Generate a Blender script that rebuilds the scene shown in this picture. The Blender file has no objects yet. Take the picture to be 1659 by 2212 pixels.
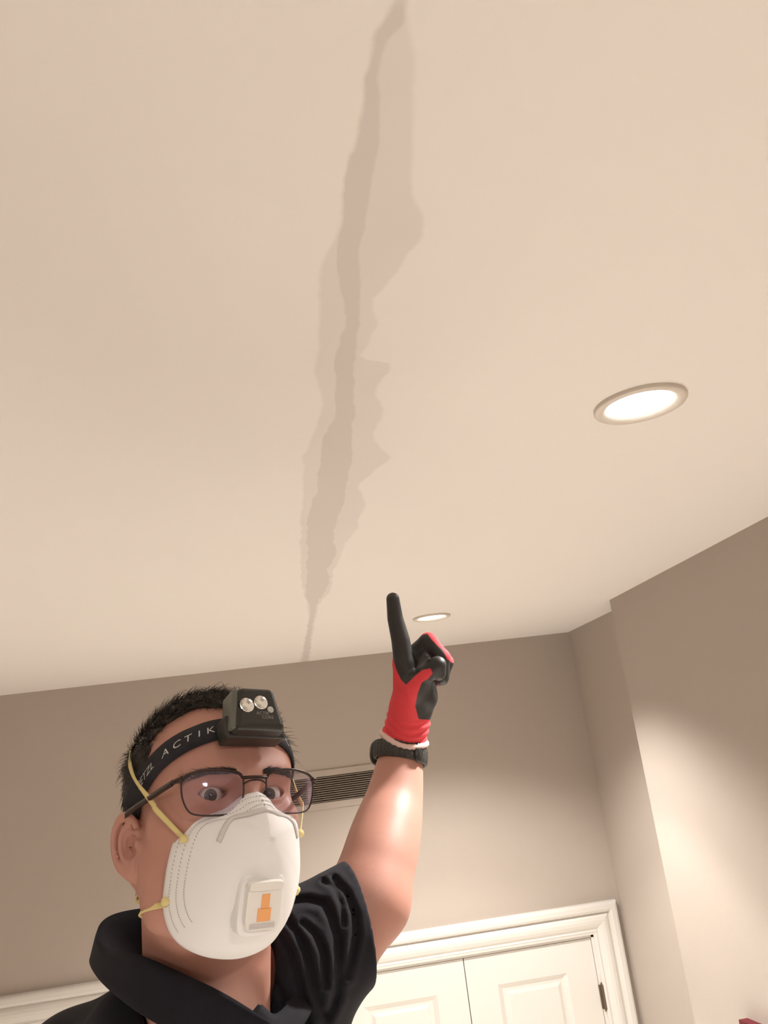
import bpy, math, random
import numpy as np
from mathutils import Vector, Matrix
from mathutils.bvhtree import BVHTree
random.seed(7); np.random.seed(7)
sc = bpy.context.scene
col = sc.collection

# ------------------------------------------------------------------ camera
F_PX = 1788.0; CX, CY = 829.5, 1106.0          # focal length in pixels of the 1659 x 2212 frame
PITCH, ROLL, YAW = .2837, -.1279, .1419
CAM_Z = 2.96
def cam_rows():
    cp, sp = math.cos(PITCH), math.sin(PITCH)
    Fw = np.array([math.sin(YAW)*cp, math.cos(YAW)*cp, sp]); Rt = np.array([math.cos(YAW), -math.sin(YAW), 0]); U = np.cross(Rt, Fw)
    return np.array([math.cos(ROLL)*Rt+math.sin(ROLL)*U, -math.sin(ROLL)*Rt+math.cos(ROLL)*U, Fw])
MR = cam_rows()
CW = np.stack([MR[0], MR[1], -MR[2]], 1)       # camera axes as columns
CO = np.array([0, 0, CAM_Z])
cd = bpy.data.cameras.new('camera'); cam = bpy.data.objects.new('camera', cd); col.objects.link(cam)
cd.sensor_fit = 'VERTICAL'; cd.sensor_height = 32.0; cd.lens = F_PX*32.0/2212.0
cd.clip_start = .02; cd.clip_end = 60
m4 = Matrix.Identity(4)
for i in range(3):
    for j in range(3): m4[i][j] = CW[i, j]
    m4[i][3] = CO[i]
cam.matrix_world = m4
sc.camera = cam

# ------------------------------------------------------------------ world, exposure
w = bpy.data.worlds.new('world'); sc.world = w; w.use_nodes = True
w.node_tree.nodes['Background'].inputs[0].default_value = (.9, .8, .7, 1)
w.node_tree.nodes['Background'].inputs[1].default_value = 0.0
sc.view_settings.view_transform = 'Standard'; sc.view_settings.look = 'None'
sc.view_settings.gamma = 1; sc.view_settings.use_curve_mapping = False
sc.view_settings.exposure = 0.43
LAMP_WARM = (1.0, .965, .925)
LAMP_WIDE, LAMP_BEAM, LAMP_CORE, LAMP_GLASS = 66.0, 42.0, 620.0, 6.0      # watts of the wide, middle and core cones, glow of the glass

# ------------------------------------------------------------------ helpers
def tag(o, label=None, cat=None, group=None, kind=None):
    if label: o['label'] = label
    if cat: o['category'] = cat
    if group: o['group'] = group
    if kind: o['kind'] = kind
    return o
def empty(name, loc):
    o = bpy.data.objects.new(name, None); col.objects.link(o); o.location = loc; o.empty_display_size = .05
    return o
def new_mat(name, color, rough=.6, metal=0, **kw):
    m = bpy.data.materials.new(name); m.use_nodes = True
    b = m.node_tree.nodes['Principled BSDF']
    b.inputs['Base Color'].default_value = (*color, 1); b.inputs['Roughness'].default_value = rough; b.inputs['Metallic'].default_value = metal
    for k, v in kw.items(): b.inputs[k.replace('_', ' ')].default_value = v
    return m
def nodes(m): return m.node_tree.nodes, m.node_tree.links, m.node_tree.nodes['Principled BSDF']
def add_noise(m, scale=40, amt=.08, bump=.1, bscale=200, dist=.001, detail=4):
    n, l, b = nodes(m)
    tc = n.new('ShaderNodeTexCoord'); nz = n.new('ShaderNodeTexNoise'); nz.inputs['Scale'].default_value = scale; nz.inputs['Detail'].default_value = detail
    l.new(tc.outputs['Object'], nz.inputs['Vector'])
    mr = n.new('ShaderNodeMapRange'); mr.inputs['To Min'].default_value = 1-amt; mr.inputs['To Max'].default_value = 1+amt
    l.new(nz.outputs['Fac'], mr.inputs['Value'])
    mx = n.new('ShaderNodeMix'); mx.data_type = 'RGBA'; mx.blend_type = 'MULTIPLY'; mx.inputs['Factor'].default_value = 1
    src = b.inputs['Base Color'].links[0].from_socket if b.inputs['Base Color'].is_linked else None
    if src: l.new(src, mx.inputs[6])
    else: mx.inputs[6].default_value = b.inputs['Base Color'].default_value
    l.new(mr.outputs['Result'], mx.inputs[7]); l.new(mx.outputs[2], b.inputs['Base Color'])
    if bump:
        n2 = n.new('ShaderNodeTexNoise'); n2.inputs['Scale'].default_value = bscale; n2.inputs['Detail'].default_value = 3
        l.new(tc.outputs['Object'], n2.inputs['Vector'])
        bp = n.new('ShaderNodeBump'); bp.inputs['Strength'].default_value = bump; bp.inputs['Distance'].default_value = dist
        l.new(n2.outputs['Fac'], bp.inputs['Height']); l.new(bp.outputs['Normal'], b.inputs['Normal'])
    return m
def mesh_obj(name, V, Fc, mat, parent=None, smooth=False, attrs=None):
    me = bpy.data.meshes.new(name)
    V = np.asarray(V, dtype=float)
    if isinstance(Fc, np.ndarray) and Fc.ndim == 2:
        me.vertices.add(len(V)); me.vertices.foreach_set('co', V.astype(np.float32).ravel())
        k = Fc.shape[1]
        me.loops.add(Fc.size); me.loops.foreach_set('vertex_index', Fc.astype(np.int32).ravel())
        me.polygons.add(len(Fc)); me.polygons.foreach_set('loop_start', np.arange(0, Fc.size, k, dtype=np.int32)); me.polygons.foreach_set('loop_total', np.full(len(Fc), k, dtype=np.int32))
        me.update(calc_edges=True)
    else:
        me.from_pydata([tuple(v) for v in V], [], [tuple(int(i) for i in f) for f in Fc])
    me.validate(); me.update()
    if smooth: me.polygons.foreach_set('use_smooth', np.ones(len(me.polygons), dtype=bool))
    for k_, v_ in (attrs or {}).items():
        a = me.attributes.new(k_, 'FLOAT', 'POINT'); a.data.foreach_set('value', np.asarray(v_, dtype=np.float32))
    for m in (mat if isinstance(mat, (list, tuple)) else [mat]): me.materials.append(m)
    o = bpy.data.objects.new(name, me); col.objects.link(o)
    if parent is not None:
        o.parent = parent
        o.matrix_parent_inverse = world_of(parent).inverted()
    return o
def world_of(o):
    M_ = Matrix.Translation(o.location)
    if o.parent: return world_of(o.parent) @ o.matrix_parent_inverse @ M_
    return M_
class MB:
    def __init__(s): s.v = []; s.f = []
    def add(s, V, Fc):
        n = len(s.v); s.v += [tuple(map(float, v)) for v in V]; s.f += [tuple(int(i)+n for i in f) for f in Fc]; return s
    def box(s, x0, x1, y0, y1, z0, z1):
        return s.add([(x0,y0,z0),(x1,y0,z0),(x1,y1,z0),(x0,y1,z0),(x0,y0,z1),(x1,y0,z1),(x1,y1,z1),(x0,y1,z1)],
                     [(0,3,2,1),(4,5,6,7),(0,1,5,4),(1,2,6,5),(2,3,7,6),(3,0,4,7)])
    def tube(s, P, r, n=10, flat=None, closed=False):
        P = np.asarray(P, float); N = len(P); r = np.broadcast_to(np.asarray(r, float), (N,))
        V = []; up = None
        for i in range(N):
            t = P[(i+1) % N]-P[i-1] if closed else P[min(i+1, N-1)]-P[max(i-1, 0)]
            t = t/(np.linalg.norm(t)+1e-12)
            if up is None:
                up = np.array([0, 0, 1.]) if abs(t[2]) < .9 else np.array([1., 0, 0])
            a = up-t*np.dot(up, t); a /= np.linalg.norm(a)+1e-12; b = np.cross(t, a); up = a
            for k in range(n):
                an = 2*math.pi*k/n
                V.append(P[i]+r[i]*(math.cos(an)*a+math.sin(an)*b))
        Fc = []
        for i in range(N if closed else N-1):
            j = (i+1) % N
            for k in range(n): Fc.append((i*n+k, i*n+(k+1) % n, j*n+(k+1) % n, j*n+k))
        if not closed: Fc += [tuple(range(n))[::-1], tuple((N-1)*n+k for k in range(n))]
        return s.add(V, Fc)
    def lathe(s, prof, c, n=64, axis='z'):
        V = []; m = len(prof)
        for k in range(n):
            a = 2*math.pi*k/n
            for (r, z) in prof: V.append((c[0]+r*math.cos(a), c[1]+r*math.sin(a), c[2]+z))
        Fc = [(k*m+i, k*m+i+1, ((k+1) % n)*m+i+1, ((k+1) % n)*m+i) for k in range(n) for i in range(m-1)]
        return s.add(V, Fc)
    def build(s, name, mat, parent=None, smooth=False, bevel=0):
        o = mesh_obj(name, np.array(s.v), s.f, mat, parent, smooth)
        if bevel:
            b = o.modifiers.new('bevel', 'BEVEL'); b.width = bevel; b.segments = 2; b.limit_method = 'ANGLE'
        return o
def c2w(P): return np.asarray(P, float) @ CW.T + CO       # camera-space metres (x right, y up, z towards the viewer) to the room
def cp(px, py, d): return np.array([(px-CX)*d/F_PX, -(py-CY)*d/F_PX, -d])

# ------------------------------------------------------------------ materials
M = {}
# ceiling: off-white matt paint with a damp stain along a taped joint; the stain has its own fixed outline on the board
def ceil_pt(px, py, h=.5):
    d = MR.T @ np.array([(px-CX)/F_PX, -(py-CY)/F_PX, 1]); d = d*h/d[2]; return d[0], d[1]
A_ = lambda L: [(500+u/3.16, v/3.16) for u, v in L]
B_ = lambda L: [(500+u/2.95, 700+v/2.95) for u, v in L]
dark_L = A_([(1090,30),(1030,150),(1000,270),(970,430),(930,560),(900,680),(860,860),(830,1000),(800,1100),(780,1200),(760,1330),(745,1500),(735,1700),(740,1900),(760,2100)]) + B_([(720,0),(680,150),(665,250),(667,400),(660,570),(640,640),(600,700),(580,800),(560,900),(553,1030),(560,1070),(530,1110),(500,1200),(480,1330),(490,1450),(480,1530),(490,1600),(470,1690),(470,1730),(490,1775),(502,1810),(490,1900),(472,2000),(455,2130)])
dark_R = A_([(1190,30),(1205,120),(1150,200),(1050,290),(1025,400),(1012,550),(1000,650),(980,850),(970,960),(945,1180),(925,1350),(900,1550),(885,1650),(870,1800),(860,2000),(852,2200)]) + B_([(800,20),(800,250),(780,350),(786,450),(780,600),(775,800),(750,900),(730,1000),(720,1100),(690,1200),(660,1290),(655,1400),(665,1480),(635,1530),(602,1560),(622,1620),(600,1700),(560,1750),(537,1790),(527,1850),(510,1950),(500,2050),(487,2125)])
halo_L = A_([(1090,30),(1030,150),(930,560),(830,1000),(750,1330),(720,1600),(650,1740),(612,1900),(590,2050),(582,2200)]) + B_([(550,20),(545,200),(525,330),(570,430),(570,550),(540,650),(500,790),(450,850),(462,1000),(450,1150),(440,1400),(450,1700),(480,1775),(492,1900),(465,2020),(440,2130)])
halo_R = A_([(1190,30),(1220,200),(1235,400),(1240,640),(1222,900),(1226,1100),(1240,1350),(1310,1470),(1330,1540),(1290,1640),(1210,1720),(1150,1830),(1050,1930),(960,2000),(945,2100),(985,2200)]) + B_([(915,20),(870,150),(812,225),(1020,245),(1015,300),(950,350),(930,440),(960,530),(950,600),(905,700),(960,790),(1010,860),(900,950),(800,1020),(850,1150),(800,1300),(720,1400),(690,1500),(650,1560),(630,1700),(550,1790),(530,1900),(515,2000),(500,2120)])
ceil = new_mat('ceiling_paint', (.80, .75, .70), .85)
def make_ceiling(m):
    n, l, b = nodes(m)
    g = n.new('ShaderNodeNewGeometry'); sep = n.new('ShaderNodeSeparateXYZ')
    nz = n.new('ShaderNodeTexNoise'); nz.inputs['Scale'].default_value = 14; nz.inputs['Detail'].default_value = 6
    l.new(g.outputs['Position'], nz.inputs['Vector'])
    off = n.new('ShaderNodeVectorMath'); off.operation = 'SUBTRACT'; off.inputs[1].default_value = (.5, .5, .5); l.new(nz.outputs['Color'], off.inputs[0])
    scl = n.new('ShaderNodeVectorMath'); scl.operation = 'SCALE'; scl.inputs['Scale'].default_value = .022; l.new(off.outputs[0], scl.inputs[0])
    ad = n.new('ShaderNodeVectorMath'); l.new(g.outputs['Position'], ad.inputs[0]); l.new(scl.outputs[0], ad.inputs[1]); l.new(ad.outputs[0], sep.inputs[0])
    def mth(op, a, c=None, d=None):
        q = n.new('ShaderNodeMath'); q.operation = op
        for i, v in enumerate((a, c, d)):
            if v is None: continue
            if isinstance(v, (int, float)): q.inputs[i].default_value = v
            else: l.new(v, q.inputs[i])
        return q.outputs[0]
    ty = mth('MULTIPLY', mth('SUBTRACT', sep.outputs[1], .4), 1/4.)
    def curve(pts):
        q = n.new('ShaderNodeFloatCurve'); cv = q.mapping.curves[0]
        L = sorted((ceil_pt(*p)[1], ceil_pt(*p)[0]) for p in pts)
        L = [((y-.4)/4., (x+.5)/1.) for y, x in L]
        out = [L[0]]
        for p in L[1:]:
            if p[0]-out[-1][0] > .0012: out.append(p)
        cv.points[0].location = out[0]; cv.points[1].location = out[-1]
        for p in out[1:-1]: cv.points.new(*p)
        for p in cv.points: p.handle_type = 'VECTOR'
        q.mapping.use_clip = False; q.mapping.update()
        l.new(ty, q.inputs['Value'])
        return mth('SUBTRACT', q.outputs[0], .5)
    def inside(Lp, Rp, soft):
        a = mth('SUBTRACT', sep.outputs[0], curve(Lp)); c = mth('SUBTRACT', curve(Rp), sep.outputs[0])
        mn = mth('MINIMUM', a, c)
        q = n.new('ShaderNodeMapRange'); q.interpolation_type = 'SMOOTHSTEP'; q.inputs['From Min'].default_value = -soft; q.inputs['From Max'].default_value = soft
        l.new(mn, q.inputs['Value']); return q.outputs['Result']
    d = inside(dark_L, dark_R, .003); h = inside(halo_L, halo_R, .004)
    lim = n.new('ShaderNodeMapRange'); lim.inputs['From Min'].default_value = .40; lim.inputs['From Max'].default_value = .46; l.new(sep.outputs[1], lim.inputs['Value'])
    tot = mth('MULTIPLY', mth('ADD', mth('MULTIPLY', d, .72), mth('MULTIPLY', h, .5)), lim.outputs['Result'])
    nb = n.new('ShaderNodeTexNoise'); nb.inputs['Scale'].default_value = 5; l.new(g.outputs['Position'], nb.inputs['Vector'])
    tot = mth('MULTIPLY', tot, mth('ADD', mth('MULTIPLY', nb.outputs['Fac'], .7), .65))
    mx = n.new('ShaderNodeMix'); mx.data_type = 'RGBA'; mx.clamp_factor = True
    mx.inputs[6].default_value = b.inputs['Base Color'].default_value; mx.inputs[7].default_value = (.64, .585, .54, 1)
    l.new(tot, mx.inputs[0]); l.new(mx.outputs[2], b.inputs['Base Color'])
make_ceiling(ceil); add_noise(ceil, 1.3, .015, .12, 160, .001)
M['ceil'] = ceil
M['wall'] = add_noise(new_mat('greige_wall_paint', (.47, .405, .35), .75), 2.0, .02, .2, 220, .001)
M['trim'] = add_noise(new_mat('white_satin_paint', (.72, .685, .635), .38), 3, .02, .04, 80, .001)
M['hinge'] = new_mat('aged_brass', (.20, .15, .11), .4, .8)
M['grille'] = new_mat('grey_brown_grille', (.27, .225, .185), .55)
M['dark_gap'] = new_mat('dark_gap', (.10, .08, .065), .9)
M['nickel'] = add_noise(new_mat('brushed_nickel_trim', (.66, .59, .51), .5, .1), 30, .05, 0)
def emit(name, color, st):
    m = bpy.data.materials.new(name); m.use_nodes = True; n = m.node_tree.nodes; l = m.node_tree.links; n.clear()
    e = n.new('ShaderNodeEmission'); e.inputs[0].default_value = (*color, 1); e.inputs[1].default_value = st; o = n.new('ShaderNodeOutputMaterial'); l.new(e.outputs[0], o.inputs[0]); return m
M['lamp_glass'] = emit('lit_frosted_glass', (.97, 1.0, 1.0), LAMP_GLASS)
M['floor'] = new_mat('pale_tile_floor', (.8, .76, .7), .45)
def planks(m):
    n, l, b = nodes(m)
    tc = n.new('ShaderNodeTexCoord'); br = n.new('ShaderNodeTexBrick'); br.inputs['Scale'].default_value = 1
    br.inputs['Brick Width'].default_value = .6; br.inputs['Row Height'].default_value = .6; br.inputs['Mortar Size'].default_value = .002
    br.inputs['Color1'].default_value = (.80, .76, .70, 1); br.inputs['Color2'].default_value = (.76, .72, .66, 1); br.inputs['Mortar'].default_value = (.6, .55, .5, 1)
    l.new(tc.outputs['Object'], br.inputs['Vector']); l.new(br.outputs['Color'], b.inputs['Base Color'])
planks(M['floor'])
M['skin'] = new_mat('skin', (.52, .26, .20), .5, 0, Subsurface_Weight=.12, Subsurface_Scale=.006)
M['skin'].node_tree.nodes['Principled BSDF'].inputs['Subsurface Radius'].default_value = (1, .35, .2)
add_noise(M['skin'], 22, .09, .25, 900, .0004)
M['lip'] = new_mat('lips', (.5, .2, .16), .5)
M['hair'] = new_mat('dark_brown_hair', (.028, .020, .015), .5)
M['shirt'] = add_noise(new_mat('black_pique_cotton', (.011, .010, .014), .85, 0, Sheen_Weight=.03, Specular_IOR_Level=.2), 60, .2, .35, 1500, .0006)
M['jeans'] = add_noise(new_mat('dark_denim', (.03, .045, .09), .85), 60, .2, .2, 900, .0006)
M['black_plastic'] = new_mat('black_plastic', (.022, .021, .018), .33)
M['olive_plastic'] = new_mat('grey_olive_plastic', (.13, .13, .11), .4)
M['band'] = add_noise(new_mat('black_woven_elastic', (.014, .013, .018), .8), 80, .3, .5, 1200, .0006)
M['print'] = new_mat('pale_print', (.55, .53, .52), .7)
M['greyprint'] = new_mat('grey_print', (.28, .27, .25), .6)
M['chrome'] = new_mat('bright_reflector', (.85, .85, .82), .12, 1)
M['led'] = new_mat('led_lens', (.75, .75, .72), .15)
M['frame'] = new_mat('dark_bronze_frame', (.045, .028, .024), .35, .6)
M['mask'] = add_noise(new_mat('white_respirator_felt', (.88, .86, .85), .8), 14, .02, .15, 500, .0005)
M['valve'] = new_mat('white_valve_plastic', (.84, .81, .76), .35)
M['clip'] = new_mat('pale_grey_clip', (.66, .62, .61), .45)
M['dot'] = new_mat('embossed_stitch', (.50, .45, .43), .8)
M['orange'] = new_mat('orange_print', (.90, .42, .16), .6)
M['elastic'] = add_noise(new_mat('yellow_rubber_strap', (.76, .62, .27), .6), 40, .06, .2, 300, .0005)
M['watch'] = add_noise(new_mat('dark_rubber_watch_strap', (.035, .033, .028), .5), 300, .5, .6, 700, .001)
M['watchface'] = new_mat('watch_glass', (.02, .02, .02), .1)
M['cuffw'] = new_mat('pale_cuff_edge', (.80, .60, .55), .8)
M['alu'] = new_mat('ladder_aluminium', (.6, .6, .6), .35, .9)
M['boot'] = new_mat('brown_work_boot', (.16, .09, .05), .6)
M['redthing'] = new_mat('dark_red_cloth', (.12, .004, .008), .8)
def glove_mat():
    m = new_mat('red_knit_and_black_nitrile', (.78, .055, .07), .75); n, l, b = nodes(m)
    at = n.new('ShaderNodeAttribute'); at.attribute_name = 'coat'
    mr = n.new('ShaderNodeMapRange'); mr.inputs['From Min'].default_value = -.0006; mr.inputs['From Max'].default_value = .0006; l.new(at.outputs['Fac'], mr.inputs['Value'])
    mx = n.new('ShaderNodeMix'); mx.data_type = 'RGBA'; mx.inputs[6].default_value = (.80, .06, .075, 1); mx.inputs[7].default_value = (.028, .026, .026, 1)
    l.new(mr.outputs['Result'], mx.inputs[0]); l.new(mx.outputs[2], b.inputs['Base Color'])
    mr2 = n.new('ShaderNodeMapRange'); mr2.inputs['To Min'].default_value = .8; mr2.inputs['To Max'].default_value = .5; l.new(mr.outputs['Result'], mr2.inputs['Value']); l.new(mr2.outputs['Result'], b.inputs['Roughness'])
    return add_noise(m, 60, .1, .35, 900, .0005)
M['glove'] = glove_mat()
def eye_mat():
    m = new_mat('eye', (.8, .76, .73), .12); n, l, b = nodes(m)
    at = n.new('ShaderNodeAttribute'); at.attribute_name = 'gaze'
    r = n.new('ShaderNodeValToRGB'); e = r.color_ramp.elements
    e[0].position = 0; e[0].color = (.004, .004, .004, 1); e[1].position = 1; e[1].color = (.70, .60, .56, 1)
    for p, c in ((.19, (.004,.004,.004)), (.22, (.07,.065,.05)), (.42, (.09,.085,.065)), (.47, (.02,.018,.018)), (.52, (.62,.55,.52))):
        q = e.new(p); q.color = (*c, 1)
    l.new(at.outputs['Fac'], r.inputs[0]); l.new(r.outputs[0], b.inputs['Base Color']); return m
M['eye'] = eye_mat()
def lens_mat():
    m = bpy.data.materials.new('spectacle_lens'); m.use_nodes = True; n = m.node_tree.nodes; l = m.node_tree.links; n.clear()
    t = n.new('ShaderNodeBsdfTransparent'); t.inputs[0].default_value = (.90, .86, .90, 1)
    g = n.new('ShaderNodeBsdfGlossy'); g.inputs['Roughness'].default_value = .03; g.inputs[0].default_value = (.85, .75, 1, 1)
    lw = n.new('ShaderNodeLayerWeight'); lw.inputs[0].default_value = .25
    mr = n.new('ShaderNodeMapRange'); mr.inputs['To Min'].default_value = .07; mr.inputs['To Max'].default_value = .6; l.new(lw.outputs['Fresnel'], mr.inputs['Value'])
    x = n.new('ShaderNodeMixShader'); o = n.new('ShaderNodeOutputMaterial')
    l.new(mr.outputs['Result'], x.inputs[0]); l.new(t.outputs[0], x.inputs[1]); l.new(g.outputs[0], x.inputs[2]); l.new(x.outputs[0], o.inputs[0]); return m
M['lens'] = lens_mat()

# ------------------------------------------------------------------ room shell
CZ = CAM_Z+.5; YB = 4.2377; XA = 1.50; XN = 1.3607; YN = 3.2807; XL = -3.1; YF = -2.6
def struct(mb, name, mat, bevel=0): return tag(mb.build(name, mat, bevel=bevel), kind='structure')
struct(MB().box(XL-.1, XA+.2, YF-.1, YB+.12, CZ, CZ+.1), 'ceiling', M['ceil'])
struct(MB().box(XL-.1, XA+.2, YF-.1, YB+.12, -.1, 0), 'floor', M['floor'])
struct(MB().box(XN, XA+.15, YF, YN, 0, CZ), 'wall_right', M['wall'])
struct(MB().box(XA, XA+.15, YN, YB+.12, 0, CZ), 'wall_recess', M['wall'])
struct(MB().box(XL-.1, XL, YF, YB+.12, 0, CZ), 'wall_left', M['wall'])
struct(MB().box(XL, XN, YF-.1, YF, 0, CZ), 'wall_front', M['wall'])
DTOP = CAM_Z-.9332; VT, VB_ = CAM_Z-.062, CAM_Z-.182; VX0, VX1 = -.30, .545
doors = [(.0718, 1.3435), (-2.06, -.86)]
bw = MB()
y0, y1 = YB, YB+.12
xs = [XL, doors[1][0], doors[1][1], doors[0][0], doors[0][1], XA]
bw.box(xs[0], xs[1], y0, y1, 0, CZ); bw.box(xs[2], xs[3], y0, y1, 0, DTOP); bw.box(xs[4], xs[5], y0, y1, 0, CZ)
bw.box(xs[1], VX0, y0, y1, DTOP, CZ); bw.box(VX1, xs[4], y0, y1, DTOP, CZ)
bw.box(VX0, VX1, y0, y1, DTOP, VB_); bw.box(VX0, VX1, y0, y1, VT, CZ); bw.box(VX0, VX1, y0+.09, y1, VB_, VT)
struct(bw, 'wall_back', M['wall'])
for nm, bx in (('baseboard_right', (XN-.018, XN, YF, YN, 0, .14)), ('baseboard_left', (XL, XL+.018, YF, YB, 0, .14)), ('baseboard_front', (XL, XN, YF, YF+.018, 0, .14)), ('baseboard_back', (-.72, -.065, YB-.018, YB, 0, .14))):
    struct(MB().box(*bx), nm, M['trim'], .004)

def casing(idx, x0, x1):
    # mitred architrave: profile distance from the opening edge -> projection from the wall
    prof = [(.0, .0), (.0, .012), (.010, .014), (.014, .017), (.018, .014), (.024, .014), (.032, .021), (.046, .027), (.060, .029), (.074, .026), (.084, .018), (.088, .015), (.091, .021), (.096, .030), (.104, .034), (.122, .034), (.130, .031), (.135, .024), (.136, .0)]
    V = []; k = len(prof)
    for (cx_, cz_, sx, sz) in ((x0, 0, -1, 0), (x0, DTOP, -1, 1), (x1, DTOP, 1, 1), (x1, 0, 1, 0)):
        for (d, p) in prof: V.append((cx_+sx*d, YB-p, cz_+sz*d))
    Fc = [(a*k+i, a*k+i+1, (a+1)*k+i+1, (a+1)*k+i) for a in range(3) for i in range(k-1)]
    o = mesh_obj('trim_%d' % idx, V, Fc, M['trim']); tag(o, kind='structure')
    # jamb lining
    j = MB().box(x0-.0, x0+.012, YB-.002, YB+.11, 0, DTOP).box(x1-.012, x1, YB-.002, YB+.11, 0, DTOP).box(x0, x1, YB-.002, YB+.11, DTOP-.012, DTOP)
    struct(j, 'trim_%d' % (idx+4), M['trim'])
    struct(MB().box(x0, x1, YB+.07, YB+.11, 0, DTOP-.012), 'trim_%d' % (idx+8), M['dark_gap'])
casing(1, *doors[0]); casing(2, *doors[1])

def leaf(x0, x1, panel_x, hinge_x, idx):
    z0, z1 = .01, DTOP-.016; yf = YB+.006; yb = YB+.046
    px0, px1 = panel_x; pz1 = CAM_Z-1.080; rows = [(1.15, pz1), (.28, 1.0)]
    mb = MB()
    mb.box(x0, px0, yf, yb, z0, z1).box(px1, x1, yf, yb, z0, z1)
    zs = [z1, rows[0][1], rows[0][0], rows[1][1], rows[1][0], z0]
    mb.box(px0, px1, yf, yb, zs[1], zs[0]); mb.box(px0, px1, yf, yb, zs[3], zs[2]); mb.box(px0, px1, yf, yb, zs[5], zs[4])
    o = mb.build('door_%d' % idx, M['trim']); tag(o, kind='structure')
    for (a, b) in rows:   # sunk moulding sloping in, then the raised field
        loops = [(0, 0.0), (.022, .014), (.034, .014), (.05, .007)]
        V = []
        for (d, dep) in loops: V += [(px0+d, yf+dep, a+d), (px1-d, yf+dep, a+d), (px1-d, yf+dep, b-d), (px0+d, yf+dep, b-d)]
        Fc = [(i*4+j, i*4+(j+1) % 4, i*4+4+(j+1) % 4, i*4+4+j) for i in range(len(loops)-1) for j in range(4)] + [tuple((len(loops)-1)*4+j for j in range(4))]
        mesh_obj('door_panel', V, Fc, M['trim'], o)
    if hinge_x is not None:
        for zc in (CAM_Z-1.20, 1.0, .25):
            hb = MB().tube([(hinge_x, YB-.008, zc-.052), (hinge_x, YB-.008, zc+.052)], .0075, 12).tube([(hinge_x, YB-.008, zc+.052), (hinge_x, YB-.008, zc+.060)], .0045, 10).tube([(hinge_x, YB-.008, zc-.060), (hinge_x, YB-.008, zc-.052)], .0045, 10)
            hb.box(hinge_x-.014, hinge_x+.012, YB-.004, YB+.006, zc-.05, zc+.05)
            hb.build('hinge', M['hinge'], o, smooth=False)
    return o
SPL = .7076
leaf(doors[0][0]+.014, SPL-.002, (.223, .564), doors[0][0]+.008, 1)
leaf(SPL+.002, doors[0][1]-.014, (.853, 1.189), doors[0][1]-.002, 2)
lf = leaf(doors[1][0]+.014, doors[1][1]-.014, (doors[1][0]+.16, doors[1][1]-.16), doors[1][0]+.008, 3)
for d_, kx in ((bpy.data.objects['door_1'], SPL-.04), (bpy.data.objects['door_2'], SPL+.04), (lf, doors[1][1]-.07)):
    mb = MB(); mb.lathe([(0, .06), (.014, .058), (.022, .045), (.02, .03), (.008, .02), (.008, .004), (.022, .002), (.022, 0)], (0, 0, 0), 24)
    V = [(kx+v[0], YB+.006-v[2], .95+v[1]) for v in mb.v]; mesh_obj('door_knob', V, mb.f, M['hinge'], d_, True)

# linear supply grille high on the back wall
vg = empty('wall_vent', ((VX0+VX1)/2, YB, VB_)); tag(vg, 'long horizontal slotted air grille on the back wall between head and raised arm', 'vent')
fr = .030
MB().box(VX0-fr, VX1+fr, YB-.006, YB, VT, VT+fr).box(VX0-fr, VX1+fr, YB-.006, YB, VB_-fr, VB_).box(VX0-fr, VX0, YB-.006, YB, VB_, VT).box(VX1, VX1+fr, YB-.006, YB, VB_, VT).build('frame', M['wall'], vg, bevel=.002)
sl = MB(); ns = 12
for i in range(ns):
    zc = VB_+(i+.5)*(VT-VB_)/ns
    sl.add([(VX0, YB-.002, zc-.003), (VX1, YB-.002, zc-.003), (VX1, YB+.022, zc+.002), (VX0, YB+.022, zc+.002), (VX0, YB-.002, zc+.001), (VX1, YB-.002, zc+.001), (VX1, YB+.022, zc+.006), (VX0, YB+.022, zc+.006)], [(0,3,2,1),(4,5,6,7),(0,1,5,4),(1,2,6,5),(2,3,7,6),(3,0,4,7)])
sl.build('louvre', M['grille'], vg)
MB().box(VX0, VX1, YB+.03, YB+.035, VB_, VT).build('duct_back', M['dark_gap'], vg)

# ------------------------------------------------------------------ downlights
def downlight(x, y, label, k=1.0, spread=126, kw=1.0):
    r = empty('recessed_downlight', (x, y, CZ)); tag(r, label, 'ceiling light', 'round recessed downlights in the ceiling')
    MB().lathe([(.0753, .001), (.0753, -.005), (.0735, -.0072), (.066, -.0078), (.059, -.0055), (.0555, -.001), (.0545, .004)], (x, y, CZ), 96).build('trim_ring', M['nickel'], r, True)
    MB().lathe([(.0555, .0005), (.050, -.0012), (.03, -.002), (.0001, -.0022)], (x, y, CZ), 64).build('frosted_glass', M['lamp_glass'], r, True)
    for nm, wt, ang, bl in (('wide', LAMP_WIDE*kw, spread, .5), ('beam', LAMP_BEAM, 92, .3), ('core', LAMP_CORE, 54, .5)):
        ld = bpy.data.lights.new('downlight_'+nm, 'SPOT'); ld.energy = wt*k; ld.color = LAMP_WARM; ld.spot_size = math.radians(ang); ld.spot_blend = bl; ld.shadow_soft_size = .045
        lo = bpy.data.objects.new('downlight_'+nm, ld); col.objects.link(lo); lo.location = (0, 0, -.02); lo.parent = r
downlight(.6152, 1.1966, 'large round recessed downlight with nickel ring, nearest the viewer at upper right', .82)
downlight(.5951, 3.2183, 'small distant recessed downlight near the back wall, behind the raised glove', 1.35)
downlight(.605, -.82, 'unseen downlight added behind the viewer for front light, on the right side', .42, 165, 2.2)  # added lamp, out of view; its wide cone brightens face and mask
downlight(-1.42, -.82, 'unseen downlight added behind the viewer for front light, on the left side', .42, 165, 2.2)  # second added lamp, also unseen, fills from the front left

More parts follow.
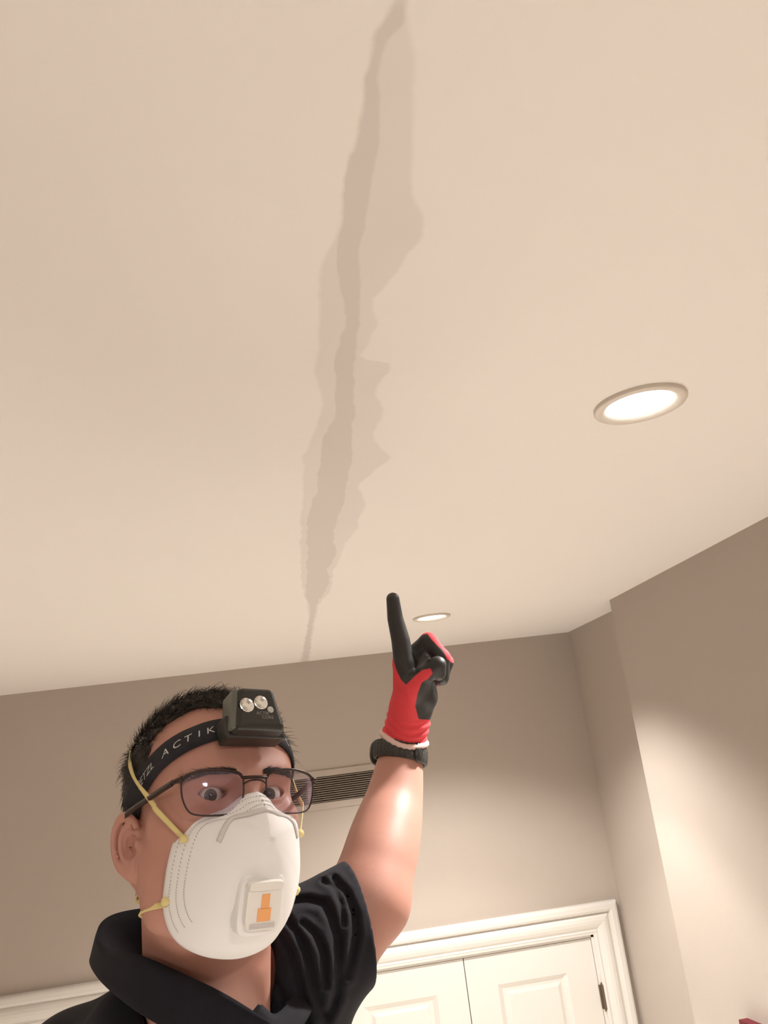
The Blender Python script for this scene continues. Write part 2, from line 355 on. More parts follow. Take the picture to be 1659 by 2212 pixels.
# something dark red just entering at the lower right corner
def wall_pt(px, py, X):
    d = MR.T @ np.array([(px-CX)/F_PX, -(py-CY)/F_PX, 1]); return d*X/d[0]+CO
a = wall_pt(1603, 2201, XN-.02); b = wall_pt(1662, 2226, XN-.02); c = wall_pt(1620, 2300, XN-.02); d = wall_pt(1700, 2330, XN-.02)
V = [tuple(p+np.array([dx, 0, 0])) for dx in (.018, -.012) for p in (a, b, d, c)]
tag(mesh_obj('red_pennant', V, [(0,1,2,3),(7,6,5,4),(0,4,5,1),(1,5,6,2),(2,6,7,3),(3,7,4,0)], M['redthing']), 'dark red pointed cloth tip on the right wall at the bottom corner', 'wall hanging')

# ================================================================== the man
# signed-distance modelling: each body surface is the zero level of blended primitives
def ln(v): return np.sqrt((v*v).sum(-1))
def ell(P, c, r):
    q = P-np.array(c); r = np.array(r, float); k0 = ln(q/r); k1 = ln(q/(r*r)); return k0*(k0-1)/np.maximum(k1, 1e-6)
def sph(P, c, r): return ln(P-np.array(c))-r
def cap(P, a, b, ra, rb=None):
    a = np.array(a, float); b = np.array(b, float); rb = ra if rb is None else rb
    ab = b-a; t = np.clip(((P-a) @ ab)/(ab @ ab), 0, 1); return ln(P-a-t[..., None]*ab)-(ra+(rb-ra)*t)
def rbox(P, c, h, r, Rm=None):
    q = P-np.array(c)
    if Rm is not None: q = q @ Rm
    q = np.abs(q)-(np.array(h)-r); return ln(np.maximum(q, 0))+np.minimum(q.max(-1), 0)-r
def smin(a, b, k): h = np.maximum(k-np.abs(a-b), 0)/k; return np.minimum(a, b)-h*h*k*.25
def smax(a, b, k): return -smin(-a, -b, k)
def surface(fn, lo, hi, s, project=2, B=12):
    lo = np.array(lo, float); n = np.ceil((np.array(hi)-lo)/s/B).astype(int)
    N = n*B+1
    D = np.full(tuple(N), 1., np.float32)
    bc = [lo[i]+(np.arange(n[i])+.5)*B*s for i in range(3)]
    G = np.stack(np.meshgrid(*bc, indexing='ij'), -1).reshape(-1, 3)
    dc = fn(G); half = B*s*.8661
    st = dc.reshape(tuple(n))
    for (i, j, k) in np.argwhere(st < -half*1.6): D[i*B:(i+1)*B+1, j*B:(j+1)*B+1, k*B:(k+1)*B+1] = -1
    act = np.argwhere(np.abs(st) <= half*1.6)
    loc = np.stack(np.meshgrid(*[np.arange(B+1)]*3, indexing='ij'), -1).reshape(-1, 3)
    for c0 in range(0, len(act), 200):
        A = act[c0:c0+200]
        idx = (A[:, None, :]*B+loc[None])
        P = lo+idx.reshape(-1, 3)*s
        v = fn(P).astype(np.float32).reshape(len(A), -1)
        ii = idx.reshape(-1, 3); D[ii[:, 0], ii[:, 1], ii[:, 2]] = v.ravel()
    ins = D < 0
    cnt = np.zeros(tuple(N-1), np.int8)
    for dx in (0, 1):
        for dy in (0, 1):
            for dz in (0, 1): cnt += ins[dx:N[0]-1+dx, dy:N[1]-1+dy, dz:N[2]-1+dz]
    cells = np.argwhere((cnt > 0) & (cnt < 8))
    ID = np.full(tuple(N-1), -1, np.int32); ID[cells[:, 0], cells[:, 1], cells[:, 2]] = np.arange(len(cells))
    acc = np.zeros((len(cells), 3)); w_ = np.zeros(len(cells))
    cor = [(a, b, c) for a in (0, 1) for b in (0, 1) for c in (0, 1)]
    for a in range(3):
        for c in cor:
            if c[a]: continue
            e = list(c); e[a] = 1
            p = cells+np.array(c); q = cells+np.array(e)
            dp = D[p[:, 0], p[:, 1], p[:, 2]].astype(float); dq = D[q[:, 0], q[:, 1], q[:, 2]].astype(float)
            mk = (dp < 0) != (dq < 0); t = np.where(mk, dp/np.where(mk, dp-dq, 1), 0)
            pos = p+t[:, None]*(np.array(e)-np.array(c))
            acc += pos*mk[:, None]; w_ += mk
    V = lo+acc/w_[:, None]*s
    quads = []
    for a in range(3):
        b, c = [(1, 2), (2, 0), (0, 1)][a]
        sl0 = [slice(None)]*3; sl1 = [slice(None)]*3; sl0[a] = slice(0, -1); sl1[a] = slice(1, None)
        x0_ = ins[tuple(sl0)]; x1_ = ins[tuple(sl1)]
        E_ = np.argwhere(x0_ != x1_)
        E_ = E_[(E_[:, b] > 0) & (E_[:, c] > 0) & (E_[:, b] < N[b]-1) & (E_[:, c] < N[c]-1)]
        fl = x0_[E_[:, 0], E_[:, 1], E_[:, 2]]
        def cid(db, dc_):
            q = E_.copy(); q[:, b] -= db; q[:, c] -= dc_; return ID[q[:, 0], q[:, 1], q[:, 2]]
        Q = np.stack([cid(1, 1), cid(0, 1), cid(0, 0), cid(1, 0)], 1)
        Q[~fl] = Q[~fl][:, ::-1]
        quads.append(Q)
    Q = np.concatenate(quads); Q = Q[(Q >= 0).all(1)]
    for _ in range(project):
        e = s*.25; d0 = fn(V); g = np.stack([fn(V+np.eye(3)[i]*e)-fn(V-np.eye(3)[i]*e) for i in range(3)], -1)/(2*e)
        g2 = np.maximum((g*g).sum(-1), .2); stp = np.clip(d0/g2, -s, s); V = V-g*stp[:, None]*.9
    return V, Q

# pose of the head in camera space, found from eyes, ears and spectacles (head axes: X to his left, Y up, Z out of the face)
def rxyz(a, b, c):
    Rx = np.array([[1,0,0],[0,math.cos(a),-math.sin(a)],[0,math.sin(a),math.cos(a)]]); Ry = np.array([[math.cos(b),0,math.sin(b)],[0,1,0],[-math.sin(b),0,math.cos(b)]]); Rz = np.array([[math.cos(c),-math.sin(c),0],[math.sin(c),math.cos(c),0],[0,0,1]]); return Rz @ Ry @ Rx
HR = rxyz(-.5998, .5566, -.1928); HT = np.array([-.1726, -.3249, -.8208])
h2c = lambda P: np.asarray(P, float) @ HR.T + HT
c2h = lambda P: (np.asarray(P, float)-HT) @ HR
h2w = lambda P: c2w(h2c(P))
DOWN = MR @ np.array([0, 0, -1.]); DOWN = np.array([DOWN[0], DOWN[1], -DOWN[2]])    # gravity in camera space
EYE = [np.array([s*.0300, .0262, .0725]) for s in (-1, 1)]; ER = .0122

def head_sdf(H):
    Hs = H.copy(); Hs[..., 0] = np.abs(Hs[..., 0])
    d = ell(H, (0, .054, -.010), (.0725, .085, .092))
    d = smin(d, ell(H, (.001, .062, .028), (.0725, .064, .066)), .02)
    d = smin(d, ell(H, (0, -.005, .030), (.066, .085, .064)), .02)
    d = smin(d, cap(Hs, (.056, -.02, .0), (.050, -.062, .018), .014, .014), .03)
    d = smin(d, cap(Hs, (.050, -.058, .018), (.012, -.076, .058), .015, .012), .03)
    d = smin(d, ell(H, (0, -.042, .050), (.043, .042, .037)), .025)
    d = smin(d, cap(Hs, (.044, .004, .070), (.058, .006, .035), .014, .012), .022)       # cheekbones
    d = smin(d, cap(Hs, (.008, .041, .0885), (.042, .046, .076), .0085, .0075), .018)    # brow
    d = smax(d, -ell(Hs, (.0305, .0235, .107), (.0215, .0145, .024)), .012)              # sockets
    d = smin(d, cap(H, (0, .034, .090), (0, -.008, .106), .0068, .0088), .012)           # nose
    d = smin(d, cap(Hs, (.0, -.014, .103), (.011, -.016, .096), .008, .007), .008)
    d = smin(d, ell(H, (0, -.042, .087), (.024, .0075, .010)), .008)                     # lips
    d = smin(d, sph(H, (0, -.075, .062), .012), .02)
    lid = sph(Hs, EYE[1], .0142)
    d = smin(d, lid, .005)
    q = Hs-EYE[1]
    open_ = np.maximum(np.sqrt(q[..., 0]**2+(q[..., 1]+.0095)**2)-.0170, np.sqrt(q[..., 0]**2+(q[..., 1]-.0105)**2)-.0170)
    open_ = np.maximum(open_, -(q[..., 2]-.003))
    d = smax(d, -open_, .0012)
    d = smin(d, cap(Hs, (.018, .036, .086), (.046, .036, .072), .0035, .003), .008)      # upper lid fold
    # ears
    E = Hs-np.array([.0775, .001, -.010])
    a = .55; n_ = np.array([math.cos(a), 0, math.sin(a)]); f_ = np.array([-math.sin(a), 0, math.cos(a)])
    t_ = .16; up = np.array([0, math.cos(t_), 0])+(-f_)*math.sin(t_); f2 = f_*math.cos(t_)+np.array([0, math.sin(t_), 0])
    L = np.stack([E @ f2, E @ up, E @ n_], -1)
    L = L/np.array([.95, .88, .95])
    rr = np.sqrt((L[..., 0]/.0175)**2+((L[..., 1])/.0315)**2)
    e = ell(L, (0, 0, -.0015), (.0182, .0322, .0034))
    ring = np.sqrt(((rr-.92)*.0190)**2+(L[..., 2]-.0035)**2)-.0033
    ring = np.where((L[..., 0] > .009) & (L[..., 1] < .010), .02, ring)
    r2 = np.sqrt(((L[..., 0]-.0035)/.0135)**2+((L[..., 1]+.002)/.0225)**2)
    ring2 = np.sqrt(((r2-.88)*.0150)**2+(L[..., 2]-.0030)**2)-.0026
    ring2 = np.where((L[..., 0] > .009), .02, ring2)
    e = smin(e, ring, .0025); e = smin(e, ring2, .0025)
    e = smax(e, -ell(L, (.004, -.004, .0030), (.0088, .0130, .0095)), .002)
    e = smin(e, ell(L, (.003, -.0275, .000), (.0095, .0100, .0042)), .005)
    e = smin(e, ell(L, (.0135, -.006, .003), (.0035, .006, .004)), .003)
    e = np.where(rr > 2.5, rr*.017, e)*.95
    root = cap(Hs, (.066, .012, -.012), (.064, -.018, -.006), .008, .008)
    d = smin(d, root, .008)
    d = smin(d, e, .0035)
    return d
def catmull(P, n):
    P = np.array(P, float); Pe = np.vstack([2*P[0]-P[1], P, 2*P[-1]-P[-2]]); out = []
    m = len(P)-1
    for u in np.linspace(0, m, n):
        i = min(int(u), m-1); t = u-i; a, b, c, d = Pe[i:i+4]
        out.append(.5*((2*b)+(c-a)*t+(2*a-5*b+4*c-d)*t*t+(3*b-a-3*c+d)*t**3))
    return np.array(out)
CP = cp
NK0 = CP(440, 1890, .845); NK1 = CP(452, 2330, .895)
def neck_sdf(P):
    d = cap(P, NK0, NK1, .062, .066)
    d = smin(d, cap(P, h2c((-.052, -.035, -.012)), CP(505, 2190, .842), .013, .010), .02)   # neck muscle towards the notch
    d = smin(d, cap(P, h2c((.052, -.035, -.012)), CP(560, 2200, .842), .013, .010), .02)
    d = smin(d, cap(P, CP(540, 2100, .83), CP(538, 2150, .835), .010, .010), .015)
    d = smax(d, -sph(P, CP(528, 2200, .80), .016), .02)
    return d
def headneck(P):
    d = smin(head_sdf(c2h(P)), neck_sdf(P), .022)
    # collar bones and upper chest in the open neck
    return smin(d, cap(P, CP(455, 2330, .90), CP(470, 2700, .93), .085, .10), .03)
ARM = [(868, 1600, 1.118, .0225), (864, 1650, 1.108, .0280), (851, 1730, 1.080, .0350), (834, 1800, 1.045, .0415), (816, 1868, 1.010, .0435), (797, 1932, .985, .0425), (735, 2000, .965, .0460), (670, 2085, .935, .053)]
def arm_sdf(P):
    d = None
    pts = catmull([list(CP(*a[:3]))+[a[3]+.0030] for a in ARM[:6]], 44)
    for a, b in zip(pts[:-1], pts[1:]):
        q = cap(P, a[:3], b[:3], a[3], b[3]); d = q if d is None else np.minimum(d, q)
    for a, b in zip(ARM[5:-1], ARM[6:]): d = smin(d, cap(P, CP(*a[:3]), CP(*b[:3]), a[3], b[3]), .018)
    d = smin(d, sph(P, CP(800, 1962, .972), .036), .03)         # point of the elbow
    return smin(d, cap(P, CP(670, 2085, .935), CP(520, 2400, .93), .06, .08), .04)
# far arm, hanging out of the picture
SH_R = CP(155, 2345, .93); EL_R = SH_R+DOWN*.27+np.array([-.05, 0, .03]); WR_R = EL_R+DOWN*.20+np.array([.03, 0, .13])
def arm2_sdf(P):
    d = smin(cap(P, SH_R, EL_R, .05, .04), cap(P, EL_R, WR_R, .041, .028), .02)
    fd = (WR_R-EL_R)/np.linalg.norm(WR_R-EL_R); sd = np.cross(fd, np.array([1., 0, 0])); sd /= np.linalg.norm(sd)
    pm = WR_R+fd*.055
    d = smin(d, cap(P, WR_R, pm, .024, .026), .02)
    for k in range(4):
        o_ = sd*(k-1.5)*.019; L_ = [.040, .046, .043, .034][k]
        kn = WR_R+fd*.085+o_; m_ = kn+fd*L_*.9+np.array([.006, 0, 0]); t_ = m_+fd*L_*.6+np.array([.018, 0, 0])
        d = smin(d, smin(smin(cap(P, pm+o_*.7, kn, .012, .0095), cap(P, kn, m_, .0095, .0085), .003), cap(P, m_, t_, .0085, .007), .003), .006)
    th = WR_R+fd*.03-sd*.028
    d = smin(d, smin(cap(P, WR_R+fd*.02, th+fd*.03-sd*.012, .014, .010), cap(P, th+fd*.03-sd*.012, th+fd*.06-sd*.014, .010, .008), .004), .008)
    return d
def box_of(pts, pad): P = np.array(pts); return P.min(0)-pad, P.max(0)+pad

FEET = HT+DOWN*1.62
hw = c2w(HT); 
man = empty('person', (float(hw[0])-.05, float(hw[1])+.15, float(hw[2])-1.64)); tag(man, 'dark-haired person in a black polo shirt raising one arm towards the ceiling', 'person')
parts = []
lo, hi = box_of([h2c((0, .05, 0)), CP(452, 2420, .89)], .125)
V1, Q1 = surface(headneck, lo, hi, .0016)
lo, hi = box_of([CP(*a[:3]) for a in ARM], .07)
V2, Q2 = surface(arm_sdf, lo, hi, .0025)
lo, hi = box_of([SH_R, EL_R, WR_R, WR_R+(WR_R-EL_R)/.24*.22], .06)
for _ in range(12):      # relax the forearm surface
    E4 = np.concatenate([Q2[:, [0, 1]], Q2[:, [1, 2]], Q2[:, [2, 3]], Q2[:, [3, 0]]]); sm_ = np.zeros_like(V2); ct = np.zeros(len(V2))
    np.add.at(sm_, E4[:, 0], V2[E4[:, 1]]); np.add.at(sm_, E4[:, 1], V2[E4[:, 0]]); np.add.at(ct, E4[:, 0], 1); np.add.at(ct, E4[:, 1], 1)
    V2 = V2*.4+.6*sm_/ct[:, None]
V3, Q3 = surface(arm2_sdf, lo, hi, .003)
HV = c2h(V1)       # kept for hair and straps
V = np.concatenate([V1, V2, V3]); Q = np.concatenate([Q1, Q2+len(V1), Q3+len(V1)+len(V2)])
mesh_obj('body', c2w(V), Q, M['skin'], man, True)

# eyes
gz = np.array([-.22, -.10, .82])
for E0 in EYE:
    g = gz-E0; g /= np.linalg.norm(g)
    n1, n2 = 48, 64; VV = []; AT = []
    u1 = np.cross(g, [0, 1, 0]); u1 /= np.linalg.norm(u1); u2 = np.cross(u1, g)
    for i in range(n1+1):
        th = math.pi*i/n1
        for j in range(n2):
            ph = 2*math.pi*j/n2; bulge = 1+.045*max(0, 1-(th/.5)**2)
            VV.append(E0+ER*bulge*(math.cos(th)*g+math.sin(th)*(math.cos(ph)*u1+math.sin(ph)*u2))); AT.append(th/1.0)
    FF = np.array([(i*n2+j, i*n2+(j+1) % n2, (i+1)*n2+(j+1) % n2, (i+1)*n2+j) for i in range(n1) for j in range(n2)])
    mesh_obj('eye', h2w(VV), FF, M['eye'], man, True, {'gaze': AT})

# hair: a close cap on the scalp plus several thousand short strands
def hgrad(P, e=.001):
    return np.stack([(head_sdf(P+np.eye(3)[i]*e)-head_sdf(P-np.eye(3)[i]*e))/(2*e) for i in range(3)], -1)
def hairmask(P):      # >0 inside the hair
    X, Y, Z = np.abs(P[:, 0]), P[:, 1], P[:, 2]
    zl = np.interp(Y, [-.06, -.03, .004, .010, .02, .04, .055, .07, .085, .100, .112, .125], [-.06, -.045, -.03, -.015, .004, .016, .026, .030, .036, .052, .072, .095])
    zl = zl+np.where(Y > .085, (.030-X)*.30, 0)-.012*np.exp(-((X-.04)/.016)**2)*np.clip((Y-.07)/.02, 0, 1)
    m = zl-Z
    ear = (X > .066) & (Y < .036) & (Z > -.045)
    return np.where(ear | (Y < -.030), -1, m)
hm = hairmask(HV); keepv = (hm > 0) & (HV[:, 1] > -.07)
fk = keepv[Q1].all(1)
use = np.unique(Q1[fk]); rm = -np.ones(len(HV), int); rm[use] = np.arange(len(use))
gd = hgrad(HV[use]); gd /= ln(gd)[:, None]+1e-9
push = .0012+.0045*np.clip(hm[use]/.03, 0, 1)
capV = HV[use]+gd*push[:, None]
SV = [h2w(capV)]; SF = [rm[Q1[fk]]]; base = len(capV)
roots = np.random.choice(len(use), 9000)
Pp = capV[roots]; Nn = gd[roots]
comb = np.stack([.15*np.sign(Pp[:, 0])*(Pp[:, 1] < .09)+.1, np.where(Pp[:, 1] > .10, .15, -.75), np.where(Pp[:, 1] > .09, .85, .25)], -1)
comb += np.random.normal(0, .33, comb.shape)
comb -= Nn*((comb*Nn).sum(-1))[:, None]; comb /= ln(comb)[:, None]
lenh = np.random.uniform(.008, .021, len(Pp))*np.where(Pp[:, 1] > .08, 1.25, .55)
lift = np.random.uniform(.12, .75, len(Pp))
sv = []; sf = []
side = np.cross(Nn, comb)
for k, t in enumerate((0, .4, .75, 1)):
    c_ = Pp-Nn*.001+comb*(lenh*t)[:, None]+Nn*(lenh*lift*(t-.45*t*t))[:, None]
    wdt = .00045*(1-.85*t)
    for s_, u_ in ((-1, 0), (1, 0), (0, 1.)):
        sv.append(c_+side*(s_*wdt)+Nn*(u_*wdt))
sv = np.stack(sv, 1).reshape(-1, 3)
ft = []
for k in range(3):
    for j in range(3): ft.append((k*3+j, k*3+(j+1) % 3, k*3+3+(j+1) % 3, k*3+3+j))
sf = (np.arange(len(Pp))[:, None, None]*12+np.array(ft)[None]).reshape(-1, 4)
SV.append(h2w(sv)); SF.append(sf+base)
mesh_obj('hair', np.concatenate(SV), np.concatenate(SF), M['hair'], man, True)
# eyebrows
def on_head(P, off=0., it=8):
    P = np.array(P, float)
    for _ in range(it):
        g = hgrad(P); d = head_sdf(P)-off; P = P-g*(d/np.maximum((g*g).sum(-1), .3))[:, None]
    return P
for s_ in (-1, 1):
    n_ = 420; t = np.random.uniform(0, 1, n_); wv = np.random.uniform(-1, 1, n_)
    ctr = np.stack([s_*(.013+.040*t), .0415+.0055*np.sin(t*2.4)-.003*t+wv*.0026*(1-.6*t), .10-.028*t], -1)
    r_ = on_head(ctr, .0002); g = hgrad(r_); g /= ln(g)[:, None]
    dr = np.stack([s_*np.ones(n_), .35-.7*t+np.random.normal(0, .2, n_), np.random.normal(0, .15, n_)], -1); dr -= g*(dr*g).sum(-1)[:, None]; dr /= ln(dr)[:, None]
    L_ = np.random.uniform(.005, .009, n_); sd = np.cross(g, dr); sv = []
    for t_ in (0, .5, 1):
        c_ = r_+dr*(L_*t_)[:, None]+g*(.0012*math.sin(t_*2.2)+.0003)
        for a_, b_ in ((-1, 0), (1, 0), (0, 1)): sv.append(c_+sd*a_*.00022*(1-.8*t_)+g*b_*.00022*(1-.8*t_))
    sv = np.stack(sv, 1).reshape(-1, 3); ft = [(k*3+j, k*3+(j+1) % 3, k*3+3+(j+1) % 3, k*3+3+j) for k in range(2) for j in range(3)]
    mesh_obj('eyebrow', h2w(sv), (np.arange(n_)[:, None, None]*9+np.array(ft)[None]).reshape(-1, 4), M['hair'], man)

# ------------------------------------------------------------------ polo shirt
CH = CP(430, 2385, .93)
SLV0 = CP(640, 2070, .925); SLV1 = CP(772, 1990, .960); HAX = np.array([1., .13, -.36]); HAX /= np.linalg.norm(HAX)
def seg2(px, py, L):      # distance in pixels from projected points to a polyline
    d = np.full(px.shape, 1e9)
    for (x0_, y0_), (x1_, y1_) in zip(L[:-1], L[1:]):
        ax, ay = x1_-x0_, y1_-y0_; t = np.clip(((px-x0_)*ax+(py-y0_)*ay)/(ax*ax+ay*ay), 0, 1)
        d = np.minimum(d, np.hypot(px-x0_-t*ax, py-y0_-t*ay))
    return d
FOLDS = [([(626,1950),(665,1944),(700,1952),(718,1985),(730,2030),(734,2090),(728,2150),(708,2200)], 9, .0055),
         ([(700,1904),(722,1918),(738,1950),(742,1998)], 6, .004), ([(722,1900),(748,1930),(766,1975),(770,2020),(758,2070),(748,2110)], 8, .005),
         ([(612,1978),(640,2010),(662,2060),(678,2130),(700,2190)], 8, .0055), ([(652,1994),(680,2016),(700,2060),(706,2130)], 7, .005),
         ([(608,2020),(630,2060),(650,2130),(665,2212)], 8, .005), ([(596,2120),(618,2170),(640,2230)], 7, .004)]
def shirt_sdf(P):
    waist = CH+DOWN*.36
    d = cap(P, CP(425, 2180, .910), CP(212, 2325, .92), .070, .058)
    d = smin(d, cap(P, CP(212, 2325, .92), SH_R, .058, .060), .02)
    d = smin(d, cap(P, CP(300, 2262, .865), CP(400, 2335, .872), .060, .07), .03)
    d = smin(d, cap(P, CP(400, 2335, .872), CP(572, 2375, .868), .080, .080), .03)                # right shoulder slope
    d = smin(d, cap(P, CP(452, 2260, .915), CP(640, 2110, .925), .068, .062), .03)   # left shoulder, lifted
    tor = cap(P*1.0, CH+np.array([-.055, -.02, 0]), waist+np.array([-.04, 0, 0]), .115, .115)
    tor = smin(tor, cap(P, CH+np.array([.045, -.0, 0]), waist+np.array([.05, 0, 0]), .115, .11), .05)
    d = smin(d, tor, .07)
    ax = SLV1-SLV0; L = np.linalg.norm(ax); ax = ax/L
    slv = cap(P, SLV0, SLV1+ax*.05, .068, .064)
    h = (P-SLV1) @ HAX
    d = smin(d, slv, .04)
    d = smin(d, cap(P, SLV0, CH+DOWN*.08+np.array([.07, 0, 0]), .052, .08), .03)
    # right sleeve
    a2 = (EL_R-SH_R)/np.linalg.norm(EL_R-SH_R)
    s2 = cap(P, SH_R-a2*.01, SH_R+a2*.22, .064, .062); s2 = smax(s2, (P-SH_R) @ a2-.18, .004); s2 = np.maximum(s2, -cap(P, SH_R+a2*.13, SH_R+a2*.3, .054, .056))
    d = smin(d, s2, .02)
    z = -P[..., 2]; px = CX+F_PX*P[..., 0]/np.maximum(z, .2); py = CY-F_PX*P[..., 1]/np.maximum(z, .2)
    for Lp, wd, dep in FOLDS:
        q = seg2(px, py, Lp)/wd; d = d+dep*np.exp(-q*q)*(z < .97)-.45*dep*np.exp(-((q-1.9)/1.1)**2)*(z < .97)
    # hem of the raised sleeve: cut square, hollow inside
    d = smax(d, h*1.0, .003)
    d = np.maximum(d, -cap(P, SLV1-ax*.04, SLV1+ax*.09, .057, .0610))
    # waist hem and open neck
    d = smax(d, (P-waist) @ DOWN-.10, .006)
    d = smax(d, -cap(P, CP(450, 1900, .84), CP(452, 2200, .880), .072, .068), .008)
    return d
lo, hi = box_of([CP(100, 2400, .93), SLV1, CH+DOWN*.42, CP(450, 2100, .9), CP(730, 1880, .93)], .13)
V, Q = surface(shirt_sdf, lo, hi, .0034)
shirt = mesh_obj('polo_shirt', c2w(V), Q, M['shirt'], man, True)
def loft(rows, name, mat, parent, thick, sub=60, smooth=True, across=5):
    R_ = [catmull(r, sub) for r in rows]; G = np.array([[R_[k][i]*(1-f)+R_[k+1][i]*f for k in range(len(rows)-1) for f in np.linspace(0, 1, across, endpoint=False)]+[R_[-1][i]] for i in range(sub)])
    n, m = G.shape[:2]
    Fc = [(i*m+j, i*m+j+1, (i+1)*m+j+1, (i+1)*m+j) for i in range(n-1) for j in range(m-1)]
    o = mesh_obj(name, c2w(G.reshape(-1, 3)), Fc, mat, parent, smooth)
    s = o.modifiers.new('solidify', 'SOLIDIFY'); s.thickness = thick; s.offset = 0
    return o
fold = [CP(*p) for p in [(560,2170,.785),(598,2192,.815),(640,2130,.87),(612,2030,.93),(480,1968,.965),(345,1962,.955),(250,1976,.925),(212,2008,.885),(228,2052,.84),(298,2064,.795),(400,2108,.775),(490,2152,.765),(592,2216,.755)]]
outer = [CP(*p) for p in [(515,2225,.765),(600,2260,.79),(670,2190,.84),(680,2110,.94),(500,2075,1.0),(345,2070,.995),(232,2060,.965),(196,2072,.89),(218,2118,.825),(290,2180,.775),(380,2235,.752),(470,2290,.745),(575,2330,.742)]]
inner = [CP(*p) for p in [(560,2225,.80),(600,2210,.83),(610,2150,.87),(580,2100,.93),(480,2080,.95),(360,2080,.94),(315,2090,.91),(300,2110,.875),(305,2130,.845),(330,2145,.82),(420,2170,.80),(500,2205,.79),(590,2250,.78)]]
loft([inner, fold, outer], 'collar', M['shirt'], shirt, .0028, 110)
pc_ = catmull([CP(590,2222,.775), CP(598,2330,.775), CP(604,2450,.79)], 20); pr2 = []
for dx in (-.011, .011):
    q = pc_+np.array([dx, 0, 0])
    for _ in range(6):
        g = np.stack([shirt_sdf(q+np.eye(3)[i]*.001)-shirt_sdf(q-np.eye(3)[i]*.001) for i in range(3)], -1)/.002; q = q-g*np.clip(shirt_sdf(q)-.0015, -.02, .02)[:, None]
    pr2.append(list(q))
loft(pr2, 'button_placket', M['shirt'], shirt, .003, 20)

# trousers and boots, below the picture
HIP = CH+DOWN*.42
def jeans_sdf(P):
    d = cap(P, HIP+np.array([-.06, 0, 0])-DOWN*.03, HIP+np.array([.07, 0, 0])-DOWN*.03, .108, .108)
    for s_ in (-1, 1):
        kn = HIP+np.array([s_*.11, 0, .03])+DOWN*.42; an = HIP+np.array([s_*.12, 0, .0])+DOWN*.80
        d = smin(d, cap(P, HIP+np.array([s_*.085, 0, 0])+DOWN*.06, kn, .092, .066), .03); d = smin(d, cap(P, kn, an, .066, .056), .03)
    d = smax(d, -((P-HIP) @ DOWN)-.075, .005)
    return d
lo, hi = box_of([HIP+DOWN*-.1, HIP+DOWN*.85+np.array([.15, 0, 0]), HIP+DOWN*.85-np.array([.2, 0, 0])], .15)
V, Q = surface(jeans_sdf, lo, hi, .008, 1)
mesh_obj('jeans', c2w(V), Q, M['jeans'], man, True)
sole_z = 1e9
for s_ in (-1, 1):
    an = HIP+np.array([s_*.12, 0, .0])+DOWN*.80
    fw = np.array([0, 0, 1.]); fw = fw-DOWN*(fw @ DOWN); fw /= np.linalg.norm(fw)
    def boot(P, an=an, fw=fw):
        d = smin(cap(P, an-DOWN*.08, an+DOWN*.07, .05, .046), cap(P, an+DOWN*.072, an+DOWN*.078+fw*.17, .046, .038), .03)
        return smax(d, (P-an) @ DOWN-.105, .004)
    V, Q = surface(boot, *box_of([an-DOWN*.1, an+DOWN*.1+fw*.2], .08), .006, 1)
    W = c2w(V); sole_z = min(sole_z, W[:, 2].min())
    mesh_obj('boot', W, Q, M['boot'], man, True)
# step ladder he stands on (below the picture)
ft = c2w(HIP+DOWN*.9); lx, ly = float(ft[0]), float(ft[1])+.03
lad = empty('step_ladder', (lx, ly, 0)); tag(lad, 'aluminium step ladder under the person, carrying his boots', 'ladder')
zt = sole_z-.001
MB().box(lx-.21, lx+.21, ly-.17, ly+.13, zt-.03, zt).build('platform', M['alu'], lad, bevel=.005)
for s_ in (-1, 1):
    for (yt, yb) in ((-.16, -.50), (.12, .42)):
        MB().tube([(lx+s_*.20, ly+yt, zt-.02), (lx+s_*.27, ly+yb, .012)], .016, 8).build('rail', M['alu'], lad)
for k in range(1, 5):
    t = k/5; zz = zt*(1-t); yy = ly-.16-.34*t; hw_ = .20+.07*t
    MB().box(lx-hw_, lx+hw_, yy-.05, yy+.05, zz-.025, zz).build('step', M['alu'], lad, bevel=.004)

